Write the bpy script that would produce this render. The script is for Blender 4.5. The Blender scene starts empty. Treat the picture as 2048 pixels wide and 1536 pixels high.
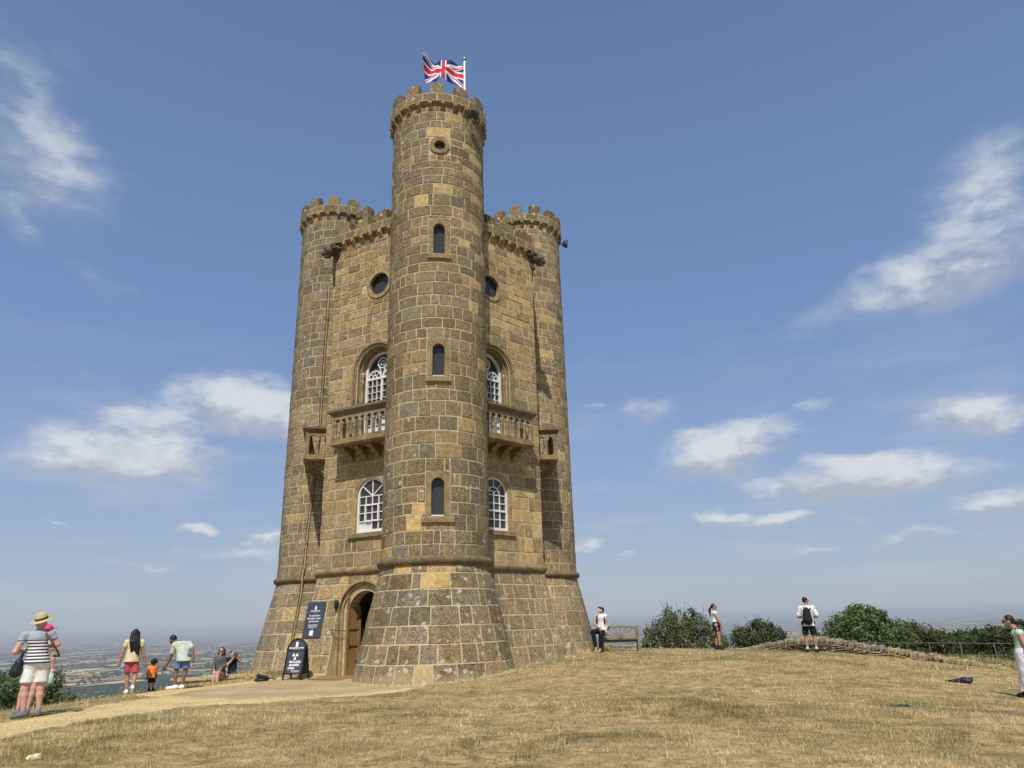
import bpy, bmesh, math, random
import numpy as np
from mathutils import Vector, Matrix
random.seed(7)
RNG = np.random.default_rng(11)
scene = bpy.context.scene
COL = scene.collection
R = math.radians

# ------------------------------------------------------------------ camera
CAM_POS = np.array([0.0, 0.0, 1.4985])
PITCH, ROLL = 0.3224, -0.0289
_fw = np.array([0, math.cos(PITCH), math.sin(PITCH)])
_u0 = np.array([0, -math.sin(PITCH), math.cos(PITCH)])
_r0 = np.array([1.0, 0, 0])
_rt = math.cos(ROLL) * _r0 + math.sin(ROLL) * _u0
_up = -math.sin(ROLL) * _r0 + math.cos(ROLL) * _u0
cam_data = bpy.data.cameras.new("camera")
cam_data.sensor_width = 36.0
cam_data.lens = 25.03
cam_data.clip_start = 0.1
cam_data.clip_end = 250000.0
cam = bpy.data.objects.new("camera", cam_data)
COL.objects.link(cam)
cam.matrix_world = Matrix(((_rt[0], _up[0], -_fw[0], CAM_POS[0]),
                           (_rt[1], _up[1], -_fw[1], CAM_POS[1]),
                           (_rt[2], _up[2], -_fw[2], CAM_POS[2]),
                           (0, 0, 0, 1)))
scene.camera = cam

# ------------------------------------------------------------------ light
SUN_AZ, SUN_EL = R(-93.0), R(52.0)          # measured from +x, behind the camera
sun_dir = Vector((math.cos(SUN_EL) * math.cos(SUN_AZ), math.cos(SUN_EL) * math.sin(SUN_AZ), math.sin(SUN_EL)))
sd = bpy.data.lights.new("sun", 'SUN')
sd.energy = 3.6
sd.angle = R(0.53)
sd.color = (1.0, 0.95, 0.87)
sun = bpy.data.objects.new("sun", sd)
COL.objects.link(sun)
sun.location = (0, -30, 60)
sun.rotation_euler = sun_dir.to_track_quat('Z', 'Y').to_euler()

scene.view_settings.view_transform = 'Standard'
scene.view_settings.look = 'None'
scene.view_settings.gamma = 1.0
scene.view_settings.use_curve_mapping = False
scene.view_settings.exposure = 0.25
scene.cycles.use_denoising = True
try:
    scene.cycles.denoiser = 'OPENIMAGEDENOISE'
except Exception:
    pass
scene.cycles.max_bounces = 6
scene.cycles.diffuse_bounces = 4
scene.cycles.glossy_bounces = 2
scene.cycles.volume_bounces = 0
scene.cycles.transparent_max_bounces = 8
scene.cycles.caustics_reflective = False
scene.cycles.caustics_refractive = False

# ------------------------------------------------------------------ node helper
class NT:
    def __init__(self, tree):
        self.t = tree
        self.n = tree.nodes
        self.l = tree.links
        self.n.clear()
    def add(self, typ, ins=None, **props):
        nd = self.n.new(typ)
        for k, v in props.items():
            setattr(nd, k, v)
        if ins:
            for k, v in ins.items():
                s = nd.inputs[k]
                if isinstance(v, bpy.types.NodeSocket):
                    self.l.new(v, s)
                else:
                    s.default_value = v
        return nd
    def math(self, op, a, b=None, c=None, clamp=False):
        ins = {0: a}
        if b is not None: ins[1] = b
        if c is not None: ins[2] = c
        return self.add('ShaderNodeMath', ins, operation=op, use_clamp=clamp).outputs[0]
    def vmath(self, op, a, b=None, s=None):
        ins = {0: a}
        if b is not None: ins[1] = b
        nd = self.add('ShaderNodeVectorMath', ins, operation=op)
        if s is not None: nd.inputs['Scale'].default_value = s
        return nd
    def mix(self, f, a, b, blend='MIX'):
        nd = self.add('ShaderNodeMix', data_type='RGBA', blend_type=blend)
        for s, v in ((nd.inputs[0], f), (nd.inputs[6], a), (nd.inputs[7], b)):
            if isinstance(v, bpy.types.NodeSocket): self.l.new(v, s)
            else: s.default_value = (v if not isinstance(v, tuple) or len(v) == 4 else (*v, 1.0))
        return nd.outputs[2]
    def noise(self, vec, scale, detail=4, rough=0.55, dist=0.0):
        ins = {'Scale': scale, 'Detail': detail, 'Roughness': rough, 'Distortion': dist}
        if vec is not None: ins['Vector'] = vec
        return self.add('ShaderNodeTexNoise', ins).outputs['Fac']
    def ramp(self, fac, stops, interp='LINEAR'):
        nd = self.add('ShaderNodeValToRGB', {0: fac})
        cr = nd.color_ramp
        cr.interpolation = interp
        while len(cr.elements) < len(stops): cr.elements.new(0.5)
        for e, (p, c) in zip(cr.elements, stops):
            e.position = p
            e.color = c if len(c) == 4 else (*c, 1)
        return nd.outputs[0]
    def rng(self, v, a, b, c=0.0, d=1.0, smooth=True):
        nd = self.add('ShaderNodeMapRange', {0: v, 1: a, 2: b, 3: c, 4: d}, clamp=True,
                      interpolation_type='SMOOTHSTEP' if smooth else 'LINEAR')
        return nd.outputs[0]

# ------------------------------------------------------------------ sky and clouds
CLOUDS = [(-0.3811,0.28,0.0794,0.0405,0,0.95),(-0.335,0.262,0.05,0.03,-20,0.8),(-0.5157,0.2056,0.0957,0.0454,0,0.8),(-0.4874,0.2484,0.0744,0.0248,0,0.5),(-0.4202,0.1212,0.0262,0.0099,0,0.6),(-0.335,0.1112,0.0223,0.0108,0,0.6),(-0.3694,0.0859,0.0659,0.0136,0,0.4),(-0.6574,0.5651,0.11,0.046,-42,0.5),(-0.6689,0.5273,0.1,0.048,-30,0.48),(-0.679,0.4725,0.0396,0.0217,-40,0.4),(-0.6546,0.6446,0.0333,0.0204,-40,0.2),(-0.5695,0.4166,0.0503,0.0148,-25,0.2),(0.6573,0.464,0.075,0.055,30,0.6),(0.70,0.42,0.07,0.05,10,0.5),(0.5939,0.384,0.11,0.044,8,0.78),(0.4395,0.3618,0.0619,0.024,0,0.27),(0.2931,0.2089,0.0751,0.0298,8,0.92),(0.4522,0.1524,0.1218,0.0269,0,0.92),(0.4608,0.1689,0.0679,0.0215,-5,0.9),(0.2046,0.2732,0.0433,0.0192,0,0.5),(0.1324,0.2785,0.0158,0.0083,0,0.32),(0.4117,0.2519,0.0305,0.0141,0,0.38),(0.5953,0.2168,0.0642,0.0258,-8,0.68),(0.2764,0.1241,0.0353,0.0117,0,0.6),(0.3506,0.1127,0.0548,0.0126,0,0.6),(0.4481,0.1113,0.0196,0.0085,0,0.42),(0.5924,0.1076,0.0451,0.0167,0,0.75),(0.5061,0.082,0.0497,0.0087,0,0.5),(0.0933,0.0902,0.0204,0.0079,0,0.45),(0.1519,0.0781,0.0147,0.0059,0,0.45),(0.393,0.0742,0.0221,0.0067,0,0.4),(0.3294,0.0931,0.0522,0.0088,0,0.33),(-0.4769,0.0751,0.0462,0.0094,0,0.36),(-0.5772,0.123,0.0138,0.0051,0,0.3)]
CLOUDS = [(a, e, sw, sh, r_, min(1.1, d * (1.22 if e < .3 else 1.0))) for a, e, sw, sh, r_, d in CLOUDS]
BACK = []                                    # the same broken cloud carries on round the rest of the sky
for _k in range(12):
    _a = 0.95 + _k * (2 * math.pi - 1.9) / 12 + random.uniform(-.06, .06)
    BACK.append((_a if _a < math.pi else _a - 2 * math.pi, random.uniform(.1, .5), random.uniform(.06, .12), random.uniform(.02, .045), random.choice((0, 10, -20)), random.uniform(.4, .9)))

world = bpy.data.worlds.new("World")
scene.world = world
world.use_nodes = True
w = NT(world.node_tree)
sky = w.add('ShaderNodeTexSky', sky_type='NISHITA', sun_disc=False, sun_elevation=SUN_EL,
            sun_rotation=R(183.0), altitude=300.0, air_density=1.0, dust_density=1.0, ozone_density=1.6)
tc = w.add('ShaderNodeTexCoord').outputs['Generated']
sep = w.add('ShaderNodeSeparateXYZ', {0: tc})
az = w.math('ARCTAN2', sep.outputs[0], sep.outputs[1])
el = w.math('ARCSINE', sep.outputs[2])
nvec = w.add('ShaderNodeMapping', {'Vector': tc, 'Scale': (1, 1, 2.0)}).outputs[0]
wn = w.add('ShaderNodeTexNoise', {'Vector': nvec, 'Scale': 11.0, 'Detail': 7.0, 'Roughness': 0.6})
wv = w.vmath('SUBTRACT', wn.outputs['Color'], (0.5, 0.5, 0.5)).outputs[0]
wv = w.vmath('MULTIPLY', wv, (0.12, 0.06, 0.0)).outputs[0]
pos = w.add('ShaderNodeCombineXYZ', {0: az, 1: el, 2: 0.0}).outputs[0]
pos = w.vmath('ADD', pos, wv).outputs[0]
fine = w.noise(nvec, 18.0, 7, 0.58)
er = w.math('MULTIPLY', el, 1.25)
SKY_RAMP = w.ramp(er, [(0.0, (2.5, 2.85, 3.4)), (0.09, (2.3, 2.78, 3.62)), (0.22, (1.84, 2.5, 3.9)), (0.46, (1.16, 1.88, 3.5)), (0.75, (0.95, 1.58, 2.96)), (1.0, (0.86, 1.44, 2.72))])
SKY_TINT = w.mix(w.rng(el, 1.1, 0.45, 0.0, 0.88), sky.outputs[0], SKY_RAMP)
veil = w.noise(w.add('ShaderNodeMapping', {'Vector': tc, 'Scale': (1, 1, 5.0)}).outputs[0], 5.5, 5, 0.55)
veil = w.math('MULTIPLY', w.rng(veil, 0.46, 0.72), w.math('MULTIPLY', w.rng(el, 0.42, 0.16), w.rng(el, 0.0, 0.05)))
SKY_TINT = w.mix(w.math('MULTIPLY', veil, 0.34), SKY_TINT, (3.5, 3.75, 4.2))
def cloud_bg(clouds):
    tot, sy, sm = None, None, None
    for (a, e, sw, sh, rot, dn) in clouds:
        mp = w.add('ShaderNodeMapping', {'Vector': pos, 'Location': (a, e, 0), 'Rotation': (0, 0, R(rot)),
                                         'Scale': (sw * 1.75, sh * 1.75, 1.0)}, vector_type='TEXTURE').outputs[0]
        m = w.rng(w.vmath('LENGTH', mp).outputs['Value'], 1.0, 0.05, 0.0, dn)
        my = w.math('MULTIPLY', m, w.add('ShaderNodeSeparateXYZ', {0: mp}).outputs[1])
        tot = m if tot is None else w.math('MAXIMUM', tot, m)
        sy = my if sy is None else w.math('ADD', sy, my)
        sm = m if sm is None else w.math('ADD', sm, m)
    y = w.math('DIVIDE', sy, w.math('ADD', sm, 0.02))
    dens = w.math('ADD', tot, w.math('MULTIPLY', w.math('SUBTRACT', fine, 0.5), w.math('MULTIPLY', tot, 2.1)))
    edge = w.math('MULTIPLY_ADD', w.math('MULTIPLY', y, w.rng(el, 0.5, 0.3, 0.0, 1.0)), -0.4, 0.95)   # crisp tops, soft bases
    alpha = w.add('ShaderNodeMapRange', {0: dens, 1: 0.05, 2: edge, 3: 0.0, 4: 0.92}, clamp=True, interpolation_type='SMOOTHSTEP').outputs[0]
    alpha = w.math('MULTIPLY', alpha, w.rng(el, 0.0, 0.12, 0.45, 1.0))
    lit = w.rng(w.math('ADD', y, w.math('MULTIPLY', w.math('SUBTRACT', fine, 0.5), 1.5)), -0.28, 0.26)
    ccol = w.mix(lit, (2.85, 3.12, 3.65), (4.6, 4.8, 5.05))
    return w.add('ShaderNodeBackground', {'Color': w.mix(alpha, SKY_TINT, ccol), 'Strength': 0.128}).outputs[0]
def split(val, at, lo, hi):                  # only the clouds in that part of the sky are evaluated
    return w.add('ShaderNodeMixShader', {0: w.math('GREATER_THAN', val, at), 1: lo, 2: hi}).outputs[0]
def near_(f): return [c for c in CLOUDS if f(c)]
mg = 0.075
L_lo = cloud_bg(near_(lambda c: c[0] - c[2] * 1.75 < mg and c[1] - c[3] * 1.85 < .36 + mg))
L_hi = cloud_bg(near_(lambda c: c[0] - c[2] * 1.75 < mg and c[1] + c[2] * 1.3 > .36 - mg))
Rr_lo = cloud_bg(near_(lambda c: c[0] + c[2] * 1.75 > -mg and c[1] - c[3] * 1.85 < .17 + mg))
Rr_hi = cloud_bg(near_(lambda c: c[0] + c[2] * 1.75 > -mg and c[1] + c[2] * 1.3 > .17 - mg))
front = split(az, 0.0, split(el, .36, L_lo, L_hi), split(el, .17, Rr_lo, Rr_hi))
allsky = split(w.math('ABSOLUTE', az), 0.84, front, cloud_bg(BACK))
w.l.new(allsky, w.add('ShaderNodeOutputWorld').inputs['Surface'])
world.cycles.sampling_method = 'MANUAL'
world.cycles.sample_map_resolution = 256

# ------------------------------------------------------------------ mesh helpers
def mesh_np(name, V, F, smooth=False, attrs=None):
    V = np.asarray(V, dtype=np.float32)
    me = bpy.data.meshes.new(name)
    if isinstance(F, np.ndarray):
        F = np.ascontiguousarray(F, dtype=np.int32)
        nf, k = F.shape
        me.vertices.add(len(V)); me.vertices.foreach_set("co", V.ravel())
        me.loops.add(nf * k); me.loops.foreach_set("vertex_index", F.ravel())
        me.polygons.add(nf)
        me.polygons.foreach_set("loop_start", np.arange(0, nf * k, k, dtype=np.int32))
        me.polygons.foreach_set("loop_total", np.full(nf, k, dtype=np.int32))
        me.update(calc_edges=True)
    else:
        me.from_pydata([tuple(map(float, v)) for v in V], [], [tuple(map(int, f)) for f in F])
        me.update()
    if attrs:
        for an, arr in attrs.items():
            arr = np.asarray(arr, dtype=np.float32)
            if arr.ndim == 1:
                at = me.attributes.new(an, 'FLOAT', 'POINT'); at.data.foreach_set("value", arr)
            else:
                if arr.shape[1] == 3: arr = np.concatenate([arr, np.ones((len(arr), 1), np.float32)], 1)
                at = me.attributes.new(an, 'FLOAT_COLOR', 'POINT'); at.data.foreach_set("color", np.ascontiguousarray(arr).ravel())
    me.polygons.foreach_set("use_smooth", np.full(len(me.polygons), bool(smooth)))
    return me

def obj(name, me, mat=None, parent=None, **props):
    o = bpy.data.objects.new(name, me)
    COL.objects.link(o)
    if mat is not None and me is not None and not me.materials:
        for m in (mat if isinstance(mat, (list, tuple)) else [mat]): me.materials.append(m)
    if parent is not None: o.parent = parent
    for k, v in props.items():
        if v is not None: o[k] = v
    return o

def thing(name, label, cat, loc=(0, 0, 0), rz=0.0, group=None):
    o = bpy.data.objects.new(name, None)
    o.empty_display_size = 0.2
    COL.objects.link(o)
    o.location = loc; o.rotation_euler = (0, 0, rz)
    o["label"] = label; o["category"] = cat
    if group: o["group"] = group
    return o

class MB:
    """collects shapes into one mesh"""
    def __init__(s): s.v = []; s.f = []; s.m = []; s.mi = 0
    def raw(s, V, F):
        b = len(s.v); s.v += [tuple(x) for x in V]; s.f += [tuple(i + b for i in f) for f in F]; s.m += [s.mi] * len(F); return s
    def hexa(s, P):                     # 8 corners: bottom 4 ccw, top 4 ccw
        return s.raw(P, [(3, 2, 1, 0), (4, 5, 6, 7), (0, 1, 5, 4), (1, 2, 6, 5), (2, 3, 7, 6), (3, 0, 4, 7)])
    def box(s, x0, x1, y0, y1, z0, z1):
        return s.hexa([(x0, y0, z0), (x1, y0, z0), (x1, y1, z0), (x0, y1, z0), (x0, y0, z1), (x1, y0, z1), (x1, y1, z1), (x0, y1, z1)])
    def loft(s, rings, cap=True, closed=True):
        n = len(rings[0]); V = [p for r in rings for p in r]; F = []
        for i in range(len(rings) - 1):
            for j in range(n if closed else n - 1):
                k = (j + 1) % n
                F.append((i * n + j, i * n + k, (i + 1) * n + k, (i + 1) * n + j))
        if cap and closed:
            F.append(tuple(range(n - 1, -1, -1))); F.append(tuple((len(rings) - 1) * n + j for j in range(n)))
        return s.raw(V, F)
    def lathe(s, prof, n=16, c=(0, 0, 0), cap=True):
        return s.loft([[(c[0] + r * math.cos(2 * math.pi * j / n), c[1] + r * math.sin(2 * math.pi * j / n), c[2] + z) for j in range(n)] for r, z in prof], cap)
    def tube(s, pts, rad, n=6, cap=True):
        pts = [Vector(p) for p in pts]; rings = []
        if not isinstance(rad, (list, tuple)): rad = [rad] * len(pts)
        prev = None
        for i, p in enumerate(pts):
            d = (pts[min(i + 1, len(pts) - 1)] - pts[max(i - 1, 0)]).normalized()
            if prev is None:
                a = Vector((0, 0, 1)) if abs(d.z) < .9 else Vector((1, 0, 0))
                x = d.cross(a).normalized()
            else:
                x = (prev - d * prev.dot(d)).normalized()
            prev = x; y = d.cross(x)
            rings.append([tuple(p + (x * math.cos(2 * math.pi * j / n) + y * math.sin(2 * math.pi * j / n)) * rad[i]) for j in range(n)])
        return s.loft(rings, cap)
    def mesh(s, name, smooth=False, fix=True):
        me = bpy.data.meshes.new(name)
        me.from_pydata([tuple(map(float, v)) for v in s.v], [], s.f)
        if any(s.m): me.polygons.foreach_set("material_index", np.array(s.m, dtype=np.int32))
        if fix:
            bm = bmesh.new(); bm.from_mesh(me); bmesh.ops.recalc_face_normals(bm, faces=bm.faces); bm.to_mesh(me); bm.free()
        me.polygons.foreach_set("use_smooth", np.full(len(me.polygons), bool(smooth)))
        me.update()
        return me

def bevelled(me, w, seg=1):
    bm = bmesh.new(); bm.from_mesh(me)
    bmesh.ops.bevel(bm, geom=list(bm.edges), offset=w, segments=seg, affect='EDGES', profile=.6)
    bm.to_mesh(me); bm.free(); me.update()
    return me

# ------------------------------------------------------------------ solid-field bodies (one continuous surface)
def surface_nets(F, org, h):
    S = F < 0
    nx, ny, nz = F.shape
    P = np.zeros((nx - 1, ny - 1, nz - 1, 3), np.float32); N = np.zeros((nx - 1, ny - 1, nz - 1), np.int16)
    def sl(o): return tuple(slice(o[i], (nx, ny, nz)[i] - 1 + o[i]) for i in range(3))
    for ax in range(3):
        for a in (0, 1):
            for b in (0, 1):
                o0 = [0, 0, 0]; oth = [i for i in range(3) if i != ax]; o0[oth[0]] = a; o0[oth[1]] = b
                o1 = list(o0); o1[ax] = 1
                f0 = F[sl(o0)]; f1 = F[sl(o1)]; mk = S[sl(o0)] != S[sl(o1)]
                den = f0 - f1; den = np.where(np.abs(den) < 1e-9, 1e-9, den); t = np.clip(f0 / den, 0, 1)
                for c in range(3):
                    val = t if c == ax else float(o0[c])
                    P[..., c] += np.where(mk, val, 0)
                N += mk
    act = N > 0; idx = np.full(N.shape, -1, np.int64); ii = np.argwhere(act); idx[act] = np.arange(len(ii))
    V = (P[act] / N[act][:, None] + ii) * h + org
    Q = []
    for ax in range(3):
        o1 = [0, 0, 0]; o1[ax] = 1; oth = [(ax + 1) % 3, (ax + 2) % 3]
        A = S[tuple(slice(0, -1) if i == ax else slice(None) for i in range(3))]
        B = S[tuple(slice(1, None) if i == ax else slice(None) for i in range(3))]
        ch = np.argwhere(A != B)
        ok = (ch[:, oth[0]] > 0) & (ch[:, oth[1]] > 0) & (ch[:, oth[0]] < N.shape[oth[0]]) & (ch[:, oth[1]] < N.shape[oth[1]])
        ch = ch[ok]; ins = A[tuple(ch.T)]
        q = []
        for d0, d1 in ((-1, -1), (0, -1), (0, 0), (-1, 0)):
            c = ch.copy(); c[:, oth[0]] += d0; c[:, oth[1]] += d1; q.append(idx[tuple(c.T)])
        q = np.stack(q, 1); q[~ins] = q[~ins][:, ::-1]
        Q.append(q)
    Q = np.concatenate(Q); Q = Q[(Q >= 0).all(1)]
    return V, Q

def field_mesh(name, prims, h=0.012, k=0.025, cuts=(), wob=0.0, seed=0):
    """prims: ('c',a,b,ra,rb[,axis,factor]) tapered capsule, ('e',centre,radii[,rot3x3]) ellipsoid"""
    lo = np.full(3, 1e9); hi = -lo; pr = []
    for p in prims:
        if p[0] == 'c':
            a, b = np.array(p[1], float), np.array(p[2], float); r = max(p[3], p[4]); q0 = np.minimum(a, b) - r; q1 = np.maximum(a, b) + r
        else:
            c = np.array(p[1], float); r = max(p[2]); q0 = c - r; q1 = c + r
        lo = np.minimum(lo, q0); hi = np.maximum(hi, q1); pr.append((p, q0, q1))
    lo -= 3 * h; hi += 3 * h
    n = np.ceil((hi - lo) / h).astype(int) + 1
    F = np.full(n, 0.5, np.float32)
    ax = [lo[i] + h * np.arange(n[i]) for i in range(3)]
    for p, q0, q1 in pr:
        m = 2 * k + 2 * h
        s = [slice(max(0, int((q0[i] - m - lo[i]) / h)), min(n[i], int((q1[i] + m - lo[i]) / h) + 2)) for i in range(3)]
        X, Y, Z = np.meshgrid(ax[0][s[0]], ax[1][s[1]], ax[2][s[2]], indexing='ij')
        G = np.stack([X, Y, Z], -1)
        if p[0] == 'c':
            a, b = np.array(p[1], float), np.array(p[2], float); ba = b - a; g = G - a
            t = np.clip((g @ ba) / max(ba @ ba, 1e-9), 0, 1); d = g - t[..., None] * ba
            if len(p) > 5:
                axv = np.array(p[5], float); axv /= np.linalg.norm(axv)
                d = d + ((p[6] - 1) * (d @ axv))[..., None] * axv
            D = np.linalg.norm(d, axis=-1) - (p[3] + (p[4] - p[3]) * t)
        else:
            g = G - np.array(p[1], float)
            if len(p) > 3: g = g @ np.array(p[3])
            r = np.array(p[2], float); kk = np.linalg.norm(g / r, axis=-1)
            D = (kk - 1) * min(r)
        f = F[s[0], s[1], s[2]]
        hh = np.clip(.5 + .5 * (D - f) / k, 0, 1)
        F[s[0], s[1], s[2]] = D * (1 - hh) + f * hh - k * hh * (1 - hh)
    if cuts or wob:
        X, Y, Z = np.meshgrid(*ax, indexing='ij')
        if wob:
            F += wob * (np.sin(X * 31 + seed) * np.sin(Y * 27 + 2 * seed) * np.sin(Z * 23 + seed * 3) + .5 * np.sin(X * 61 + Z * 40 + seed) * np.sin(Y * 55 - Z * 13))
        for pt, nn in cuts:
            nn = np.array(nn, float); nn /= np.linalg.norm(nn)
            F = np.maximum(F, (X - pt[0]) * nn[0] + (Y - pt[1]) * nn[1] + (Z - pt[2]) * nn[2])
    Vx, Q = surface_nets(F, lo, h)
    return mesh_np(name, Vx, Q, smooth=True)

# ------------------------------------------------------------------ materials
MATS = {}
def new_mat(name):
    m = bpy.data.materials.new(name); m.use_nodes = True
    n = NT(m.node_tree)
    out = n.add('ShaderNodeOutputMaterial')
    bs = n.add('ShaderNodeBsdfPrincipled')
    n.l.new(bs.outputs[0], out.inputs['Surface'])
    MATS[name] = m
    return m, n, bs

def setb(n, bs, **kw):
    names = dict(col='Base Color', rough='Roughness', metal='Metallic', spec='Specular IOR Level', normal='Normal', alpha='Alpha', sub='Subsurface Weight', trans='Transmission Weight')
    for k, v in kw.items():
        s = bs.inputs[names[k]]
        if isinstance(v, bpy.types.NodeSocket): n.l.new(v, s)
        else: s.default_value = (*v, 1.0) if isinstance(v, tuple) and len(v) == 3 else v

def bump(n, h, strength=.4, dist=.02):
    return n.add('ShaderNodeBump', {'Height': h, 'Strength': strength, 'Distance': dist}).outputs[0]

def lin(r, g, b):
    f = lambda c: (c / 12.92 if c <= .04045 else ((c + .055) / 1.055) ** 2.4)
    return (f(r / 255), f(g / 255), f(b / 255))

def plain(name, col, rough=.7, noise=.25, scale=25.0, metal=0.0, bumpv=.15, spec=.3):
    m, n, bs = new_mat(name)
    p = n.add('ShaderNodeTexCoord').outputs['Object']
    f = n.noise(p, scale, 5, .6)
    c = n.mix(1.0, (*col, 1), n.ramp(f, [(.25, (1 - noise,) * 3), (.75, (1 + noise,) * 3)]), 'MULTIPLY')
    setb(n, bs, col=c, rough=rough, metal=metal, spec=spec, normal=bump(n, f, bumpv, .01))
    return m

# weathered limestone blocks: the colour of each block comes with it, the texture adds grain, lichen and stains
m, n, bs = new_mat('stone')
geo = n.add('ShaderNodeNewGeometry').outputs['Position']
colA = n.mix(1.0, n.add('ShaderNodeAttribute', attribute_name='col').outputs['Color'], (1.2, 1.2, 1.3), 'MULTIPLY')
lich = n.add('ShaderNodeAttribute', attribute_name='lichen').outputs['Fac']
big = n.noise(geo, 1.7, 4, .6)
mid = n.noise(geo, 7.0, 5, .62)
fin = n.noise(geo, 26.0, 4, .7)
grit = n.noise(geo, 70.0, 2, .6)
c = n.mix(n.rng(lich, 0.0, .06, .25, 1.0), colA, n.ramp(fin, [(.35, (.36, .36, .36)), (.5, (.97, .97, .96)), (.65, (1.78, 1.74, 1.64))]), 'MULTIPLY')
c = n.mix(1.0, c, n.ramp(mid, [(.3, (.72, .72, .74)), (.5, (1, 1, 1)), (.72, (1.3, 1.26, 1.15))]), 'MULTIPLY')
c = n.mix(n.rng(big, .54, .74, 0, .35), c, (.33, .25, .135), 'MIX')            # ochre bleed
c = n.mix(n.math('MULTIPLY', n.rng(grit, .56, .66), .3), c, (.42, .38, .29))   # pale grit
dk = n.math('MULTIPLY', n.math('MAXIMUM', n.rng(n.noise(geo, 4.3, 5, .7), .54, .68), n.rng(n.noise(geo, .8, 5, .65), .52, .66, 0, .8)), .5)
c = n.mix(dk, c, n.mix(1.0, c, (.45, .45, .47), 'MULTIPLY'))                    # dark weathering crust
zz_ = n.add('ShaderNodeSeparateXYZ', {0: geo}).outputs[2]
splash = n.rng(n.math('ADD', zz_, n.math('MULTIPLY', n.noise(geo, 1.6, 5, .65), 1.3)), 1.1, .75, 0, .6)
c = n.mix(splash, c, (.40, .305, .155))                                         # dirt splashed up from the ground
vor = n.add('ShaderNodeTexVoronoi', {'Vector': n.vmath('ADD', geo, n.vmath('SCALE', n.add('ShaderNodeTexNoise', {'Vector': geo, 'Scale': 9.0}).outputs['Color'], None, .16).outputs[0]).outputs[0], 'Scale': 4.6, 'Randomness': 1.0})
spot = n.rng(vor.outputs['Distance'], .34, .24)
pick = n.rng(n.add('ShaderNodeSeparateXYZ', {0: vor.outputs['Color']}).outputs[0], n.math('SUBTRACT', 1.0, lich), n.math('SUBTRACT', 1.02, lich))
spot = n.math('MULTIPLY', n.math('MULTIPLY', spot, pick), n.rng(fin, .36, .5, .25, 1.0))
lcol = n.mix(n.rng(n.add('ShaderNodeSeparateXYZ', {0: vor.outputs['Color']}).outputs[1], .72, .78), (.50, .48, .40), (.42, .31, .10))
c = n.mix(n.math('MULTIPLY', spot, .85), c, lcol)
vor2 = n.add('ShaderNodeTexVoronoi', {'Vector': geo, 'Scale': 15.0})
sp2 = n.math('MULTIPLY', n.rng(vor2.outputs['Distance'], .3, .2), n.rng(n.add('ShaderNodeSeparateXYZ', {0: vor2.outputs['Color']}).outputs[0], .86, .88))
c = n.mix(n.math('MULTIPLY', sp2, .6), c, (.5, .47, .38))
hh = n.math('ADD', n.math('MULTIPLY', fin, .5), n.math('ADD', n.math('MULTIPLY', mid, .8), n.math('MULTIPLY', grit, .25)))
setb(n, bs, col=c, rough=.93, spec=.15, normal=bump(n, hh, .55, .03))

m, n, bs = new_mat('mortar')
geo = n.add('ShaderNodeNewGeometry').outputs['Position']
f = n.noise(geo, 8.0, 5, .65)
c = n.ramp(f, [(.3, (.34, .27, .155)), (.55, (.50, .415, .255)), (.75, (.60, .515, .345))])
setb(n, bs, col=c, rough=.95, spec=.1, normal=bump(n, n.noise(geo, 40, 3, .6), .4, .01))

def dressed(name, col):
    m, n, bs = new_mat(name)
    geo = n.add('ShaderNodeNewGeometry').outputs['Position']
    a = n.noise(geo, 3.0, 5, .62); b = n.noise(geo, 22, 4, .68)
    c = n.mix(1.0, (*col, 1), n.ramp(a, [(.3, (.62, .62, .63)), (.52, (1, 1, 1)), (.74, (1.35, 1.28, 1.1))]), 'MULTIPLY')
    c = n.mix(1.0, c, n.ramp(b, [(.34, (.62, .62, .62)), (.5, (1, 1, 1)), (.68, (1.35, 1.33, 1.28))]), 'MULTIPLY')
    v2 = n.add('ShaderNodeTexVoronoi', {'Vector': geo, 'Scale': 13.0})
    s2 = n.math('MULTIPLY', n.rng(v2.outputs['Distance'], .32, .2), n.rng(n.add('ShaderNodeSeparateXYZ', {0: v2.outputs['Color']}).outputs[0], .84, .86))
    c = n.mix(n.math('MULTIPLY', s2, .55), c, (.5, .46, .36))
    setb(n, bs, col=c, rough=.92, spec=.15, normal=bump(n, n.math('ADD', a, n.math('MULTIPLY', b, .6)), .5, .02))
    return m
dressed('dressed', (.26, .195, .105))
dressed('dressed_pale', (.34, .255, .135))
dressed('dressed_dark', (.18, .137, .077))
dressed('carved', (.10, .082, .056))
dressed('dressed_grey', (.255, .21, .135))

plain('white_paint', (.74, .74, .71), .5, .1, 5)
plain('lead', (.12, .13, .14), .6, .2)
plain('black_metal', (.016, .017, .02), .45, .2, 20)
plain('lamp_grey', (.055, .065, .08), .5, .2, 12)
plain('iron', (.05, .035, .022), .8, .3)
plain('galvanised', (.13, .14, .135), .6, .2, 12, .1)
plain('sign_board', (.052, .062, .078), .5, .08, 8)
plain('print_white', (.82, .83, .84), .6, .03)
plain('rubber_mat', (.26, .17, .075), .95, .3, 30)
plain('brass', (.45, .36, .18), .3, .2, 10, .8)
m, n, bs = new_mat('glass')
p = n.add('ShaderNodeNewGeometry').outputs['Position']
setb(n, bs, col=(.045, .045, .046), rough=.08, spec=.42, normal=bump(n, n.noise(p, 2.2, 2, .5), .12, .03))
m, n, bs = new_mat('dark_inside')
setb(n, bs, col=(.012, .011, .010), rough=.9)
m, n, bs = new_mat('blind')
setb(n, bs, col=(.62, .64, .64), rough=.6)

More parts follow.
